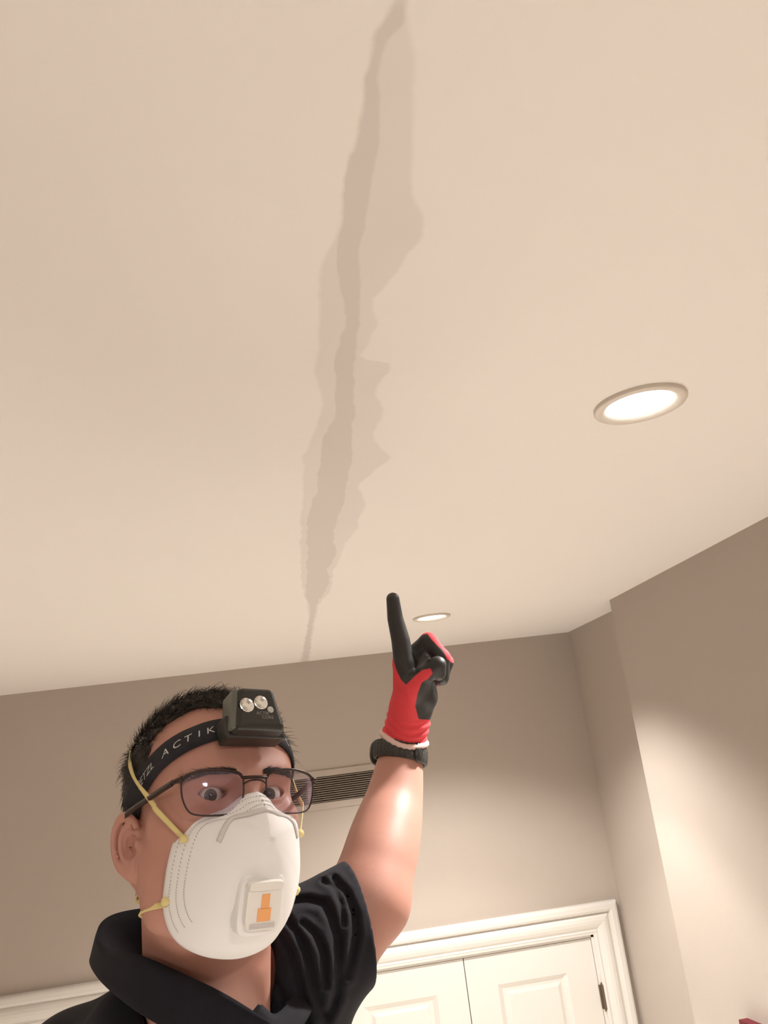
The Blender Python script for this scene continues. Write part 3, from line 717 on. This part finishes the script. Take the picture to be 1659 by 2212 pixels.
# ------------------------------------------------------------------ work glove on the raised hand
G_ = lambda u, v, d: CP(780+u/5.267, 1260+v/5.267, d)
def glove_sdf(P):
    sm = lambda a, b: smin(a, b, .006)
    KN = [(490, 900, 1.103, .0139), (448, 640, 1.106, .0124), (388, 400, 1.109, .0106), (361, 180, 1.112, .0088)]
    idx = np.minimum.reduce([cap(P, G_(*a[:3]), G_(*b[:3]), a[3], b[3]) for a, b in zip(KN[:-1], KN[1:])])
    mid = smin(cap(P, G_(520, 900, 1.126), G_(765, 665, 1.122), .0140, .0118), smin(cap(P, G_(765, 665, 1.122), G_(925, 850, 1.116), .0118, .0108), cap(P, G_(925, 850, 1.116), G_(930, 1070, 1.116), .0105, .0088), .004), .004)
    rin = smin(cap(P, G_(530, 930, 1.149), G_(790, 720, 1.147), .0135, .0118), smin(cap(P, G_(790, 720, 1.147), G_(960, 900, 1.140), .0115, .0108), cap(P, G_(960, 900, 1.140), G_(925, 1090, 1.134), .0102, .0085), .004), .004)
    pin = smin(cap(P, G_(560, 980, 1.170), G_(770, 830, 1.170), .0120, .0105), smin(cap(P, G_(770, 830, 1.170), G_(910, 960, 1.162), .0100, .0095), cap(P, G_(910, 960, 1.162), G_(880, 1110, 1.156), .0092, .0078), .004), .004)
    palm = None
    for k, (du, dz) in enumerate(((0, 1.104), (10, 1.126), (30, 1.148), (60, 1.168))):
        q = cap(P, G_(490+du, 930+du, dz), G_(505+du*.8, 1420, 1.108+(dz-1.108)*.75), .0150-.001*(k == 3), .0160)
        palm = q if palm is None else smin(palm, q, .014)
    d = smin(palm, idx, .006); d = smin(d, mid, .007); d = smin(d, rin, .006); d = smin(d, pin, .006)
    th = smin(cap(P, G_(560, 1400, 1.100), G_(600, 1180, 1.092), .0165, .0160), cap(P, G_(600, 1180, 1.092), G_(735, 1040, 1.084), .0150, .0112), .012)
    d = smin(d, th, .010)
    tip = smin(cap(P, G_(735, 1040, 1.084), G_(870, 930, 1.082), .0112, .0105), cap(P, G_(870, 930, 1.082), G_(880, 1020, 1.084), .0108, .0100), .004)
    d = smin(d, tip, .003)
    heel = smin(cap(P, G_(745, 1160, 1.102), G_(735, 1300, 1.106), .0125, .0140), cap(P, G_(735, 1300, 1.106), G_(720, 1430, 1.110), .0140, .0110), .01)
    d = smin(d, heel, .006)
    cf = smin(cap(P, G_(540, 1430, 1.114), G_(538, 1570, 1.117), .0245, .0268), cap(P, G_(538, 1570, 1.117), G_(484, 1770, 1.118), .0268, .0308), .01)
    ax = G_(488, 1770, 1.118)-G_(538, 1550, 1.117); L = np.linalg.norm(ax); ax /= L; s_ = (P-G_(538, 1550, 1.117)) @ ax
    q_ = P-G_(538, 1550, 1.117); ang = np.arctan2(q_[..., 2], q_[..., 0])
    wr = np.sin((s_+.004*np.sin(ang*2+1))*2*math.pi/.0105)*.0011*np.clip((s_+.012)/.01, 0, 1)
    cf = cf-wr
    cf = np.maximum(cf, s_-L+.002+.004*np.sin(ang+.8)); cf = np.maximum(cf, -cap(P, G_(500, 1720, 1.118), G_(470, 1850, 1.118), .0268, .0275))
    d = smin(d, cf, .012)
    # knuckle and web creases
    return d
lo, hi = box_of([G_(280, 100, 1.08), G_(1080, 1800, 1.19), G_(230, 1800, 1.08)], .012)
V, Q = surface(glove_sdf, lo, hi, .0015)
z = -V[:, 2]; U = (CX+F_PX*V[:, 0]/z-780)*5.267; W_ = (CY-F_PX*V[:, 1]/z-1260)*5.267
def poly_sd(px, py, poly):
    L = poly+[poly[0]]; d = seg2(px, py, L); ins = np.zeros(px.shape, bool)
    for (x0_, y0_), (x1_, y1_) in zip(L[:-1], L[1:]):
        c = ((y0_ > py) != (y1_ > py)) & (px < (x1_-x0_)*(py-y0_)/((y1_-y0_) if y1_ != y0_ else 1e-9)+x0_); ins ^= c
    return np.where(ins, d, -d)
BLK = [(200,50),(600,50),(600,560),(565,650),(690,592),(755,570),(800,640),(880,720),(935,760),(975,860),(1040,905),(1120,900),(1120,1200),(900,1200),(865,1130),(905,1300),(880,1560),(655,1545),(615,1400),(640,1260),(690,1130),(770,1080),(815,1020),(790,968),(700,985),(620,1050),(510,1155),(450,1090),(400,980),(362,850),(335,740),(200,640)]
co = poly_sd(U, W_, BLK)/5.267*.00062
glove = empty('work_glove', tuple(c2w(G_(510, 1770, 1.118)))); tag(glove, 'red knit glove with black coated fingers on the raised hand, index finger pointing up', 'glove')
mesh_obj('glove_shell', c2w(V), Q, M['glove'], glove, True, {'coat': co})
# pale rolled edge under the cuff
ax = G_(488, 1770, 1.118)-G_(538, 1550, 1.117); ax /= np.linalg.norm(ax); a1 = np.cross(ax, [0, 0, 1.]); a1 /= np.linalg.norm(a1); a2 = np.cross(ax, a1)
cc = G_(488, 1764, 1.118)
ring = [cc+.0306*(math.cos(t)*a1+math.sin(t)*a2)+ax*.0015*math.sin(3*t) for t in np.linspace(0, 2*math.pi, 64, endpoint=False)]
MB().tube(c2w(ring), .0042, 10, closed=True).build('cuff_edge', M['cuffw'], glove, True)

# ------------------------------------------------------------------ wrist watch
wa = CP(861, 1640, 1.116)-CP(866, 1560, 1.122); wa /= np.linalg.norm(wa)
wa = wa+np.array([.0, 0, .42]); wa /= np.linalg.norm(wa)
wc = CP(865, 1628, 1.114)
b1 = np.cross(wa, [0, 0, 1.]); b1 /= np.linalg.norm(b1); b1 = -b1; b2 = np.cross(wa, b1)
b1 = b1*math.cos(.10)+wa*math.sin(.10)*np.sign(-wa[1]); 
watch = empty('wristwatch', tuple(c2w(wc))); tag(watch, 'dark sports watch with chunky rubber strap around the raised wrist, below the glove', 'watch')
VV = []; n1 = 120
prof = [(-.0115, .0), (-.0105, .0024), (-.006, .0034), (0, .0036), (.006, .0034), (.0105, .0024), (.0115, 0), (.0105, -.0022), (-.0105, -.0022)]
for i in range(n1):
    t = 2*math.pi*i/n1
    for j, (a_, r_) in enumerate(prof):
        kn = .0007*((i % 4) < 2)*(0 < j < 6)
        VV.append(wc+(.0340+r_-kn)*(math.cos(t)*b1*1.0+math.sin(t)*b2*.92)+wa*a_)
k = len(prof); FF = [(i*k+j, i*k+(j+1) % k, ((i+1) % n1)*k+(j+1) % k, ((i+1) % n1)*k+j) for i in range(n1) for j in range(k)]
mesh_obj('strap', c2w(VV), FF, M['watch'], watch)
def ringpart(t0, ri, ro, half, hw, name, mat, n=24):
    u = math.cos(t0)*b1+math.sin(t0)*b2*.92; v = -math.sin(t0)*b1+math.cos(t0)*b2; c0 = wc+u*ri; VV = []
    for r_, s_ in ((0, .92), ((ro-ri)*.5, 1), (ro-ri, .9), (ro-ri+.0006, .0)):
        for i in range(n):
            t = 2*math.pi*i/n; e = (abs(math.cos(t))**2.8+abs(math.sin(t))**2.8)**(-1/2.8); VV.append(c0+u*r_+v*hw*s_*e*math.cos(t)+wa*half*s_*e*math.sin(t))
    FF = [(a*n+i, a*n+(i+1) % n, (a+1)*n+(i+1) % n, (a+1)*n+i) for a in range(3) for i in range(n)]+[tuple(range(n))[::-1]]
    return mesh_obj(name, c2w(VV), FF, mat, watch, True)
ringpart(-2.35, .032, .0420, .0185, .019, 'watch_case', M['black_plastic']); ringpart(-2.35, .0420, .0428, .0145, .0145, 'watch_face', M['watchface'])
ringpart(.9, .033, .0385, .0125, .007, 'buckle', M['black_plastic'])

# ------------------------------------------------------------------ respirator
RIM = [(0, .020, .1155), (-.012, .018, .1075), (-.024, .010, .0975), (-.036, .007, .089), (-.047, .0050, .0815), (-.0555, .0005, .074), (-.0605, -.010, .066), (-.0635, -.028, .058), (-.0645, -.045, .053), (-.0640, -.060, .049), (-.061, -.074, .046), (-.056, -.088, .046), (-.048, -.100, .049), (-.036, -.110, .054), (-.02, -.117, .058), (0, -.120, .060)]
RIMF = RIM+[(-x, y, z) for (x, y, z) in RIM[-2:0:-1]]
rim = catmull(RIMF+[RIMF[0]], 161)[:-1]
rim[:, 0] *= .985; lo_ = rim[:, 1] < -.045; rim[lo_, 1] = -.045+(rim[lo_, 1]+.045)*.835; rim[:, 2] -= .0055*np.clip((-.03-rim[:, 1])/.08, 0, 1)
C0 = np.array([0, -.024, 0]); ZC = .1335
resp = empty('respirator_mask', tuple(h2w([(0, -.05, .10)])[0])); tag(resp, "white cup dust respirator with square exhalation valve covering the person's nose and mouth", 'mask')
rows = []; NM = 44
for i in range(NM):
    lat = math.cos(i/NM*math.pi/2); zz = (1-lat**1.85)**(1/1.32)
    q = rim.copy(); q[:, 0] *= lat; q[:, 1] = C0[1]+(rim[:, 1]-C0[1])*lat; q[:, 2] = rim[:, 2]+(ZC-rim[:, 2])*zz
    rel = np.maximum((q[:, 1]-C0[1])/.075-.25, 0)+0; q[:, 2] -= .025*rel*rel+.22*np.maximum(np.abs(q[:, 0])-.014, 0)*rel
    rows.append(list(q))
rows.append([np.array([0, C0[1], ZC])+(p-C0)*np.array([1, 1, 0])*.012+np.array([0, 0, -.0010]) for p in rim])
out = [[p+(p-C0)*np.array([.02, .02, 0])+np.array([0, 0, -.0030]) for p in rim]]
MV = np.vstack([np.array(out+rows).reshape(-1, 3), [[0, C0[1], ZC]]]); nr = len(rim)
MF = np.array([(a*nr+i, a*nr+(i+1) % nr, (a+1)*nr+(i+1) % nr, (a+1)*nr+i) for a in range(NM+1) for i in range(nr)])
MF = [tuple(f) for f in MF]+[(NM*nr+nr+i, NM*nr+nr+(i+1) % nr, len(MV)-1) for i in range(nr)]; mk = mesh_obj('cup', h2w(MV), MF, M['mask'], resp, True)
s = mk.modifiers.new('solidify', 'SOLIDIFY'); s.thickness = .0022; s.offset = -1
bv = BVHTree.FromPolygons([Vector(v) for v in MV], [tuple(int(q) for q in f) for f in MF])
camh = c2h(np.zeros(3))
def ray_mask(px, py):
    d = np.array([(px-CX)/F_PX, -(py-CY)/F_PX, -1]) @ HR; d /= np.linalg.norm(d)
    h, nn, ix, ds = bv.ray_cast(Vector(camh), Vector(d))
    if h is None: return None, None
    nn = np.array(nn); nn = nn if nn @ d < 0 else -nn
    return np.array(h), nn
def strip(path, width, thick, name, mat, parent, tw=None):
    # ribbon through points in head space with normals; path = [(p, n)]
    P = np.array([p for p, n in path]); Nn = np.array([n for p, n in path]); VV = []
    for i in range(len(P)):
        t = P[min(i+1, len(P)-1)]-P[max(i-1, 0)]; t /= np.linalg.norm(t)+1e-12
        b = np.cross(Nn[i], t); b /= np.linalg.norm(b)+1e-12; n2 = np.cross(t, b)
        if tw is not None: b, n2 = b*math.cos(tw[i])+n2*math.sin(tw[i]), -b*math.sin(tw[i])+n2*math.cos(tw[i])
        for a_, c_ in ((-.5, 0), (-.42, 1), (.42, 1), (.5, 0)): VV.append(P[i]+b*a_*width+n2*c_*thick)
    k = 4; FF = [(i*k+j, i*k+(j+1) % k, (i+1)*k+(j+1) % k, (i+1)*k+j) for i in range(len(P)-1) for j in range(k)]+[(0, 1, 2, 3), tuple((len(P)-1)*k+j for j in (3, 2, 1, 0))]
    return mesh_obj(name, h2w(VV), FF, mat, parent, True)
def closest(P, off=0):
    out = []
    for p in P:
        h, nn, ix, ds = bv.find_nearest(Vector(p)); nn = np.array(nn); 
        if nn[2] < 0 and abs(nn[2]) > .1: nn = -nn
        if (nn @ (np.array(h)-np.array([0, -.05, .06]))) < 0: nn = -nn
        out.append((np.array(h)+nn*off, nn))
    return out
pl = catmull([(-.038, -.020, .110), (-.031, -.010, .112), (-.024, -.002, .114), (-.010, .0005, .124), (0, .002, .128), (.010, .0005, .124), (.024, -.002, .114), (.031, -.010, .112), (.038, -.020, .110)], 60)
strip(closest(pl, .0003), .0052, .0011, 'nose_clip', M['clip'], resp)
# embossed stitch marks along the edge
db = MB()
for rowi in range(3):
    for i in range(0, 160):
        f = (i*1.0)/160*nr
        p = np.array(rim[int(f) % nr]); lat = 1-.035*(rowi+1.2)
        q = np.array([p[0]*lat, C0[1]+(p[1]-C0[1])*lat, p[2]+.010*(rowi+.6)])
        if p[1] < -.085: continue
        (h, nn), = closest([q], .0002)
        t = np.cross(nn, [0, 0, 1.]); t /= np.linalg.norm(t)+1e-9; b = np.cross(nn, t)
        a_, c_ = t*.0008, b*.0003
        db.add(h2w([h-a_-c_, h+a_-c_, h+a_+c_, h-a_+c_, h-a_*.8-c_*.8+nn*.0003, h+a_*.8-c_*.8+nn*.0003, h+a_*.8+c_*.8+nn*.0003, h-a_*.8+c_*.8+nn*.0003]), [(0,3,2,1),(4,5,6,7),(0,1,5,4),(1,2,6,5),(2,3,7,6),(3,0,4,7)])
db.build('embossed_edge', M['dot'], resp)
# valve
vc, vn = ray_mask(562, 1950)
if vc is None: vc, vn = np.array([0, -.075, ZC]), np.array([0, 0, 1.])
vn = vn*.6+np.array([0, -.05, 1.])*.4; vn /= np.linalg.norm(vn)
vx = np.cross([0, 1., 0], vn); vx /= np.linalg.norm(vx); vy = np.cross(vn, vx)
def plate(c, hx, hy, z0, z1, name, mat, parent, rnd=.25, taper=1., n=48, ex=5.):
    VV = []
    for (zz, s_) in ((z0, 1), (z1*.75+z0*.25, 1*(1+taper)/2), (z1, taper)):
        for i in range(n):
            t = 2*math.pi*i/n; e = (abs(math.cos(t))**ex+abs(math.sin(t))**ex)**(-1/ex); VV.append(c+vx*hx*s_*e*math.cos(t)+vy*hy*s_*e*math.sin(t)+vn*zz)
    FF = [(a*n+i, a*n+(i+1) % n, (a+1)*n+(i+1) % n, (a+1)*n+i) for a in range(2) for i in range(n)]+[tuple(2*n+i for i in range(n)), tuple(range(n))[::-1]]
    return mesh_obj(name, h2w(VV), FF, mat, parent)
plate(vc-vy*.001, .0215, .0270, -.008, .0022, 'valve_seat', M['mask'], resp, taper=.93)
vb = plate(vc, .0165, .0205, -.006, .0085, 'exhalation_valve', M['valve'], resp, taper=.94)
vh = plate(vc+vy*.0172, .0160, .0036, .006, .0112, 'valve_lip', M['valve'], resp, taper=.95)
OR = MB()
def flat(x0, x1, y0, y1, zz=.0087, th=.0004):
    q = [(x, y, z_) for z_ in (zz, zz+th) for (x, y) in ((x0, y0), (x1, y0), (x1, y1), (x0, y1))]
    OR.add(h2w([vc+vx*a+vy*b+vn*c for a, b, c in q]), [(0,3,2,1),(4,5,6,7),(0,1,5,4),(1,2,6,5),(2,3,7,6),(3,0,4,7)])
flat(-.0025, .0047, -.0018, .0100); flat(-.0052, .0068, -.0120, -.0014)
OR.build('valve_print', M['orange'], vb)
sl_ = MB()
for k in range(3):
    q = [(x, y, z_) for z_ in (.0080, .0091) for (x, y) in ((-.0115, -.0145-.0016*k), (.0115, -.0145-.0016*k), (.0115, -.0139-.0016*k), (-.0115, -.0139-.0016*k))]
    sl_.add(h2w([vc+vx*a+vy*b+vn*c for a, b, c in q]), [(0,3,2,1),(4,5,6,7),(0,1,5,4),(1,2,6,5),(2,3,7,6),(3,0,4,7)])
sl_.build('valve_ribs', M['clip'], vb)
# rubber straps
def headpath(P, n, off):
    Q_ = catmull(P, n); S_ = on_head(Q_, off); g = hgrad(S_); g /= ln(g)[:, None]; return [(a, b) for a, b in zip(S_, g)]
for s_ in (-1, 1):
    P_ = [(s_*.058, -.010, .079), (s_*.068, .012, .060), (s_*.074, .038, .037), (s_*.076, .062, .014), (s_*.074, .080, -.008), (s_*.060, .105, -.045), (s_*.03, .125, -.07), (0, .13, -.075)]
    pth = headpath(P_[1:], 90, .0075); pth = [(np.array(P_[0]), pth[0][1])]+pth
    Pp_ = catmull([p for p, n in pth[::3]], 120); g = hgrad(Pp_); g /= ln(g)[:, None]
    strip(list(zip(Pp_, g)), .0050, .0012, 'upper_strap', M['elastic'], resp, tw=[.25*math.sin(i*.16) for i in range(120)])
    n0 = h2c((s_*.0635, -.060, .050)); n1_ = CP(305, 1942, .845) if s_ < 0 else h2c((.066, -.055, .0)); n2_ = CP(330, 1945, .885) if s_ < 0 else h2c((.055, -.06, -.03)); n3 = CP(440, 1955, .915)
    if s_ < 0: pts = [n0, CP(345, 1949, .800), CP(325, 1945, .813), CP(306, 1937, .835), CP(308, 1935, .86), CP(360, 1940, .905), n3]
    else: pts = [n0, n1_, n2_, n3]
    Pc = catmull(pts, 90)
    for _ in range(6):
        ee = .001; dd_ = headneck(Pc); g = np.stack([headneck(Pc+np.eye(3)[i]*ee)-headneck(Pc-np.eye(3)[i]*ee) for i in range(3)], -1)/(2*ee); mv = np.clip(.0035-dd_, -.004 if s_ else 0, .01)*(np.arange(90) > 3); Pc = Pc+g*mv[:, None]*.8; Pc[2:-2] = (Pc[:-4]+Pc[1:-3]+Pc[2:-2]+Pc[3:-1]+Pc[4:])/5
    Pp_ = c2h(Pc); gg = Pp_-np.array([0, 0, -.02])*0-c2h(CP(440, 1940, .845)); gg /= ln(gg)[:, None]
    strip(list(zip(Pp_, gg)), .0055, .0012, 'lower_strap', M['elastic'], resp, tw=[.9*math.sin(i*.33) for i in range(90)])
    for cpt in ((s_*.0565, -.0115, .079), (s_*.0615, -.057, .050)):
        (h, nn), = closest([cpt], 0); u = np.cross(nn, [0, 1., 0]); u /= np.linalg.norm(u); v = np.cross(nn, u)
        MB().tube(h2w([h-u*.004*s_-v*.001+nn*.001, h+nn*.0022, h+u*.004*s_+v*.001+nn*.001]), [.0022, .0040, .0018], 10).build('strap_anchor', M['elastic'], resp, True)

# ------------------------------------------------------------------ spectacles
sp = empty('eyeglasses', tuple(h2w([(0, .03, .108)])[0])); tag(sp, 'dark metal framed rectangular eyeglasses on the person\'s face above the respirator', 'glasses')
def gz_(x, y): return .1095-2.6*x*x-.10*(.035-y)
def lens_outline(s_):
    P = [(.0115, .0330), (.0150, .0375), (.024, .0405), (.038, .0420), (.052, .0410), (.0630, .0375), (.0660, .0310), (.0645, .0180), (.0590, .0075), (.0500, .0040), (.036, .0030), (.0220, .0040), (.0145, .0090), (.0115, .0200)]
    c = catmull(P+[P[0]], 97)[:-1] if False else None
    Q_ = catmull([(*p, 0) for p in P+[P[0]]], 97)[:-1]
    return [np.array([s_*q[0], q[1], gz_(q[0], q[1])]) for q in Q_]
frm = MB()
for s_ in (-1, 1):
    o_ = lens_outline(s_)
    rad = [.00135 if p[1] > .034 else .0008 for p in o_]
    frm.tube(h2w(o_), rad, 8, closed=True)
    c = np.mean(o_, 0); VV = []; FF = []
    K = 6; n = len(o_)
    for k in range(K):
        f = 1-k/K
        for p in o_:
            q = c+(p-c)*f; VV.append([q[0], q[1], gz_(abs(q[0]), q[1])+.0009*(1-f*f)])
    VV.append([c[0], c[1], gz_(abs(c[0]), c[1])+.0009]); FF = [(k*n+i, k*n+(i+1) % n, (k+1)*n+(i+1) % n, (k+1)*n+i) for k in range(K-1) for i in range(n)]+[((K-1)*n+i, (K-1)*n+(i+1) % n, K*n) for i in range(n)]
    mesh_obj('lens', h2w(VV), FF, M['lens'], sp, True)
    frm.tube(h2w(catmull([(s_*.0655, .0345, gz_(.0655, .0345)), (s_*.0695, .0345, .097), (s_*.0715, .034, .090)], 10)), [.0022]*10, 8)
    tp = catmull([(s_*.0712, .034, .092), (s_*.0735, .033, .070), (s_*.0765, .031, .045), (s_*.0800, .029, .015), (s_*.0815, .026, -.008), (s_*.080, .012, -.026), (s_*.078, -.004, -.032)], 40)
    nrm = np.tile(np.array([s_*1., 0, .08]), (40, 1))
    strip([(p, n_/np.linalg.norm(n_)) for p, n_ in zip(tp, nrm)], .0056, .0015, 'temple', M['frame'], sp)
    pad = [(s_*.0115, .020, gz_(.0115, .02)), (s_*.0098, .021, .1035), (s_*.0092, .0165, .1015)]
    frm.tube(h2w(pad), [.0005, .0006, .0016], 8)
frm.tube(h2w(catmull([(-.0125, .0340, gz_(.0125, .034)), (-.005, .0338, .1118), (.005, .0338, .1118), (.0125, .0340, gz_(.0125, .034))], 16)), .0015, 8)
frm.tube(h2w(catmull([(-.0118, .0285, gz_(.0118, .03)), (-.005, .0312, .1108), (.005, .0312, .1108), (.0118, .0285, gz_(.0118, .03))], 16)), .0008, 8)
frm.build('frame', M['frame'], sp, True)

# ------------------------------------------------------------------ headlamp
hl = empty('headlamp', tuple(h2w([(0, .085, .11)])[0])); tag(hl, 'black headlamp with printed elastic band around the person\'s forehead and hair', 'headlamp')
def strap_pt(phi, dv):       # phi 0 = front, positive to his left; dv = offset across the band
    out = []
    c = np.array([0, .052, -.005]); d = np.array([math.sin(phi), .40*math.cos(phi)*0, math.cos(phi)])
    d = np.array([math.sin(phi), 0, math.cos(phi)])
    t = np.linspace(.04, .14, 101); P = c+d[None]*t[:, None]; P[:, 1] = .038+STS*P[:, 2]+dv
    v = head_sdf(P); ok = np.where(v > 0)[0]; i = ok[0] if len(ok) else 100
    P0_ = P[i]; hmv = hairmask(P0_[None])[0]
    return P0_+d*(.0012+.007*min(1, max(0, hmv/.02)))
STS = .54
phis = np.linspace(-math.pi, math.pi, 161)[:-1]
VV = []; dvs = (-.0128, -.006, .0, .006, .0128)
R3 = np.array([[strap_pt(p, dv) for dv in dvs] for p in phis])
for _ in range(3): R3 = (np.roll(R3, 1, 0)+2*R3+np.roll(R3, -1, 0))/4
dirs = np.stack([np.sin(phis), 0*phis, np.cos(phis)], -1)[:, None, :]
O3 = R3+dirs*.0016
G = np.concatenate([R3, O3[:, ::-1]], 1); k = G.shape[1]; n = len(phis)
FF = [(i*k+j, i*k+(j+1) % k, ((i+1) % n)*k+(j+1) % k, ((i+1) % n)*k+j) for i in range(n) for j in range(k)]
bnd = mesh_obj('headband', h2w(G.reshape(-1, 3)), FF, M['band'], hl, True)
def text_mesh(body, size):
    cu = bpy.data.curves.new('t', 'FONT'); cu.body = body; cu.size = size; cu.align_x = 'CENTER'; cu.align_y = 'CENTER'; cu.resolution_u = 3
    ob = bpy.data.objects.new('t', cu); col.objects.link(ob); bpy.context.view_layer.update()
    me = bpy.data.meshes.new_from_object(ob.evaluated_get(bpy.context.evaluated_depsgraph_get())); V = np.array([v.co[:] for v in me.vertices]); Fc = [tuple(p.vertices) for p in me.polygons]
    bpy.data.objects.remove(ob); bpy.data.curves.remove(cu); bpy.data.meshes.remove(me); return V, Fc
def band_at(phi, v):         # outer face of the band
    u = (phi+math.pi)/(2*math.pi)*n; i = int(math.floor(u)) % n; f = u-math.floor(u)
    row = O3[i]*(1-f)+O3[(i+1) % n]*f; t = np.clip((v+.0128)/.0256*4, 0, 3.999); j = int(t); q = row[j]*(1-(t-j))+row[j+1]*(t-j)
    return q+np.array([math.sin(phi), 0, math.cos(phi)])*.0003
def band_text(ch, phi0, size, name='band_lettering', mat=None, rot=0):
    V, Fc = text_mesh(ch, size); c_, s_ = math.cos(rot), math.sin(rot)
    mb = MB(); W = [band_at(phi0+(x*c_-y*s_)/.088, x*s_+y*c_) for x, y, z in V]
    return W, Fc
lt = MB(); lt2 = MB(); lt3 = MB()
for ch, ph in zip('ACTIK', (-.80, -.67, -.555, -.445, -.335)):
    W, Fc = band_text(ch, ph, .0115); lt.add(h2w(W), Fc)
for ch, ph in zip('ACTIK', (.48, .60, .72, .85, .98)):
    W, Fc = band_text(ch, ph, .0115); lt2.add(h2w(W), Fc)
W, Fc = band_text('PETZL', -1.12, .0105, rot=0); lt3.add(h2w(W), Fc)
for q_ in (lt, lt2, lt3): q_.build('band_lettering', M['print'], bnd)
HLC = np.array([0, .0915, .1120]); ht = -.16    # body leans back with the forehead
hX = np.array([1., 0, 0]); hZ = np.array([0, -math.sin(ht), math.cos(ht)]); hY = np.cross(hZ, hX)
def hl_sdf(H):
    q = H-HLC; L = np.stack([q @ hX, q @ hY, q @ hZ], -1)
    wx = .0265-.0075*np.clip((L[..., 1]+.022)/.044, 0, 1)-.16*np.maximum(L[..., 2]-.004, 0)
    wy = .0225-.16*np.maximum(L[..., 2]-.004, 0)
    r = .005
    a = np.stack([np.abs(L[..., 0])-(wx-r), np.abs(L[..., 1])-(wy-r), np.abs(L[..., 2]-.0015)-(.0145-r)], -1)
    d = ln(np.maximum(a, 0))+np.minimum(a.max(-1), 0)-r
    for (lx_, ly_, rr_) in LENS: d = np.maximum(d, -np.maximum(np.sqrt((L[..., 0]-lx_)**2+(L[..., 1]-ly_)**2)-rr_, .0128-L[..., 2]))
    return d*.9
LENS = [(-.0125, .0020, .0072), (.0022, .0052, .0070), (.0112, -.0018, .0032)]
V, Q = surface(hl_sdf, HLC-.034, HLC+.034, .0009)
hb = mesh_obj('lamp_body', h2w(V), Q, M['black_plastic'], hl, True)
toH = lambda a, b, c: HLC+hX*a+hY*b+hZ*c
for (lx_, ly_, rr_) in LENS:
    VV = []; pr_ = [(rr_*.98, .0156), (rr_*.80, .0150), (rr_*.45, .0133), (rr_*.28, .0131), (rr_*.26, .0146), (.00001, .0150)]; nn_ = 32
    for i in range(nn_):
        t = 2*math.pi*i/nn_; fac = 1+.03*(i % 2)
        for r_, z_ in pr_: VV.append(toH(lx_+r_*fac*math.cos(t), ly_+r_*fac*math.sin(t), z_+.0004))
    k = len(pr_); FF = [(i*k+j, i*k+j+1, ((i+1) % nn_)*k+j+1, ((i+1) % nn_)*k+j) for i in range(nn_) for j in range(k-1)]
    mesh_obj('led_reflector', h2w(VV), FF, M['chrome'] if rr_ > .004 else M['led'], hl, False)
tt = MB()
for body, size, ox, oy in (('ACTIK', .0046, .0025, -.0060), ('CORE', .0046, .0070, -.0100)):
    V, Fc = text_mesh(body, size); tt.add(h2w([toH(ox+x, oy+y, .01625) for x, y, z in V]), Fc)
tt.build('lamp_lettering', M['greyprint'], hb)
# tilt bracket behind the lamp and its olive side cheeks
VV = []
for s_ in (-1,):
    def chk(H):
        q = H-HLC; L = np.stack([q @ hX, q @ hY, q @ hZ], -1)
        a = np.stack([np.abs(L[..., 0]+.0245-.0065*np.clip((L[..., 1]+.022)/.044, 0, 1))-.0022, np.abs(L[..., 1]-.001)-.0175, np.abs(L[..., 2]+.001)-.0105], -1)
        return ln(np.maximum(a, 0))+np.minimum(a.max(-1), 0)-.0025
    V, Q = surface(chk, HLC-.034, HLC+.034, .0012); mesh_obj('side_cheek', h2w(V), Q, M['olive_plastic'], hl, True)
def brk(H):
    q = H-HLC; L = np.stack([q @ hX, q @ hY, q @ hZ], -1)
    a = np.stack([np.abs(L[..., 0])-.0275, np.abs(L[..., 1]+.013)-.0085, np.abs(L[..., 2]+.008)-.0085], -1)
    return ln(np.maximum(a, 0))+np.minimum(a.max(-1), 0)-.0025
V, Q = surface(brk, HLC-.04, HLC+.04, .0014); mesh_obj('bracket', h2w(V), Q, M['black_plastic'], hl, True)
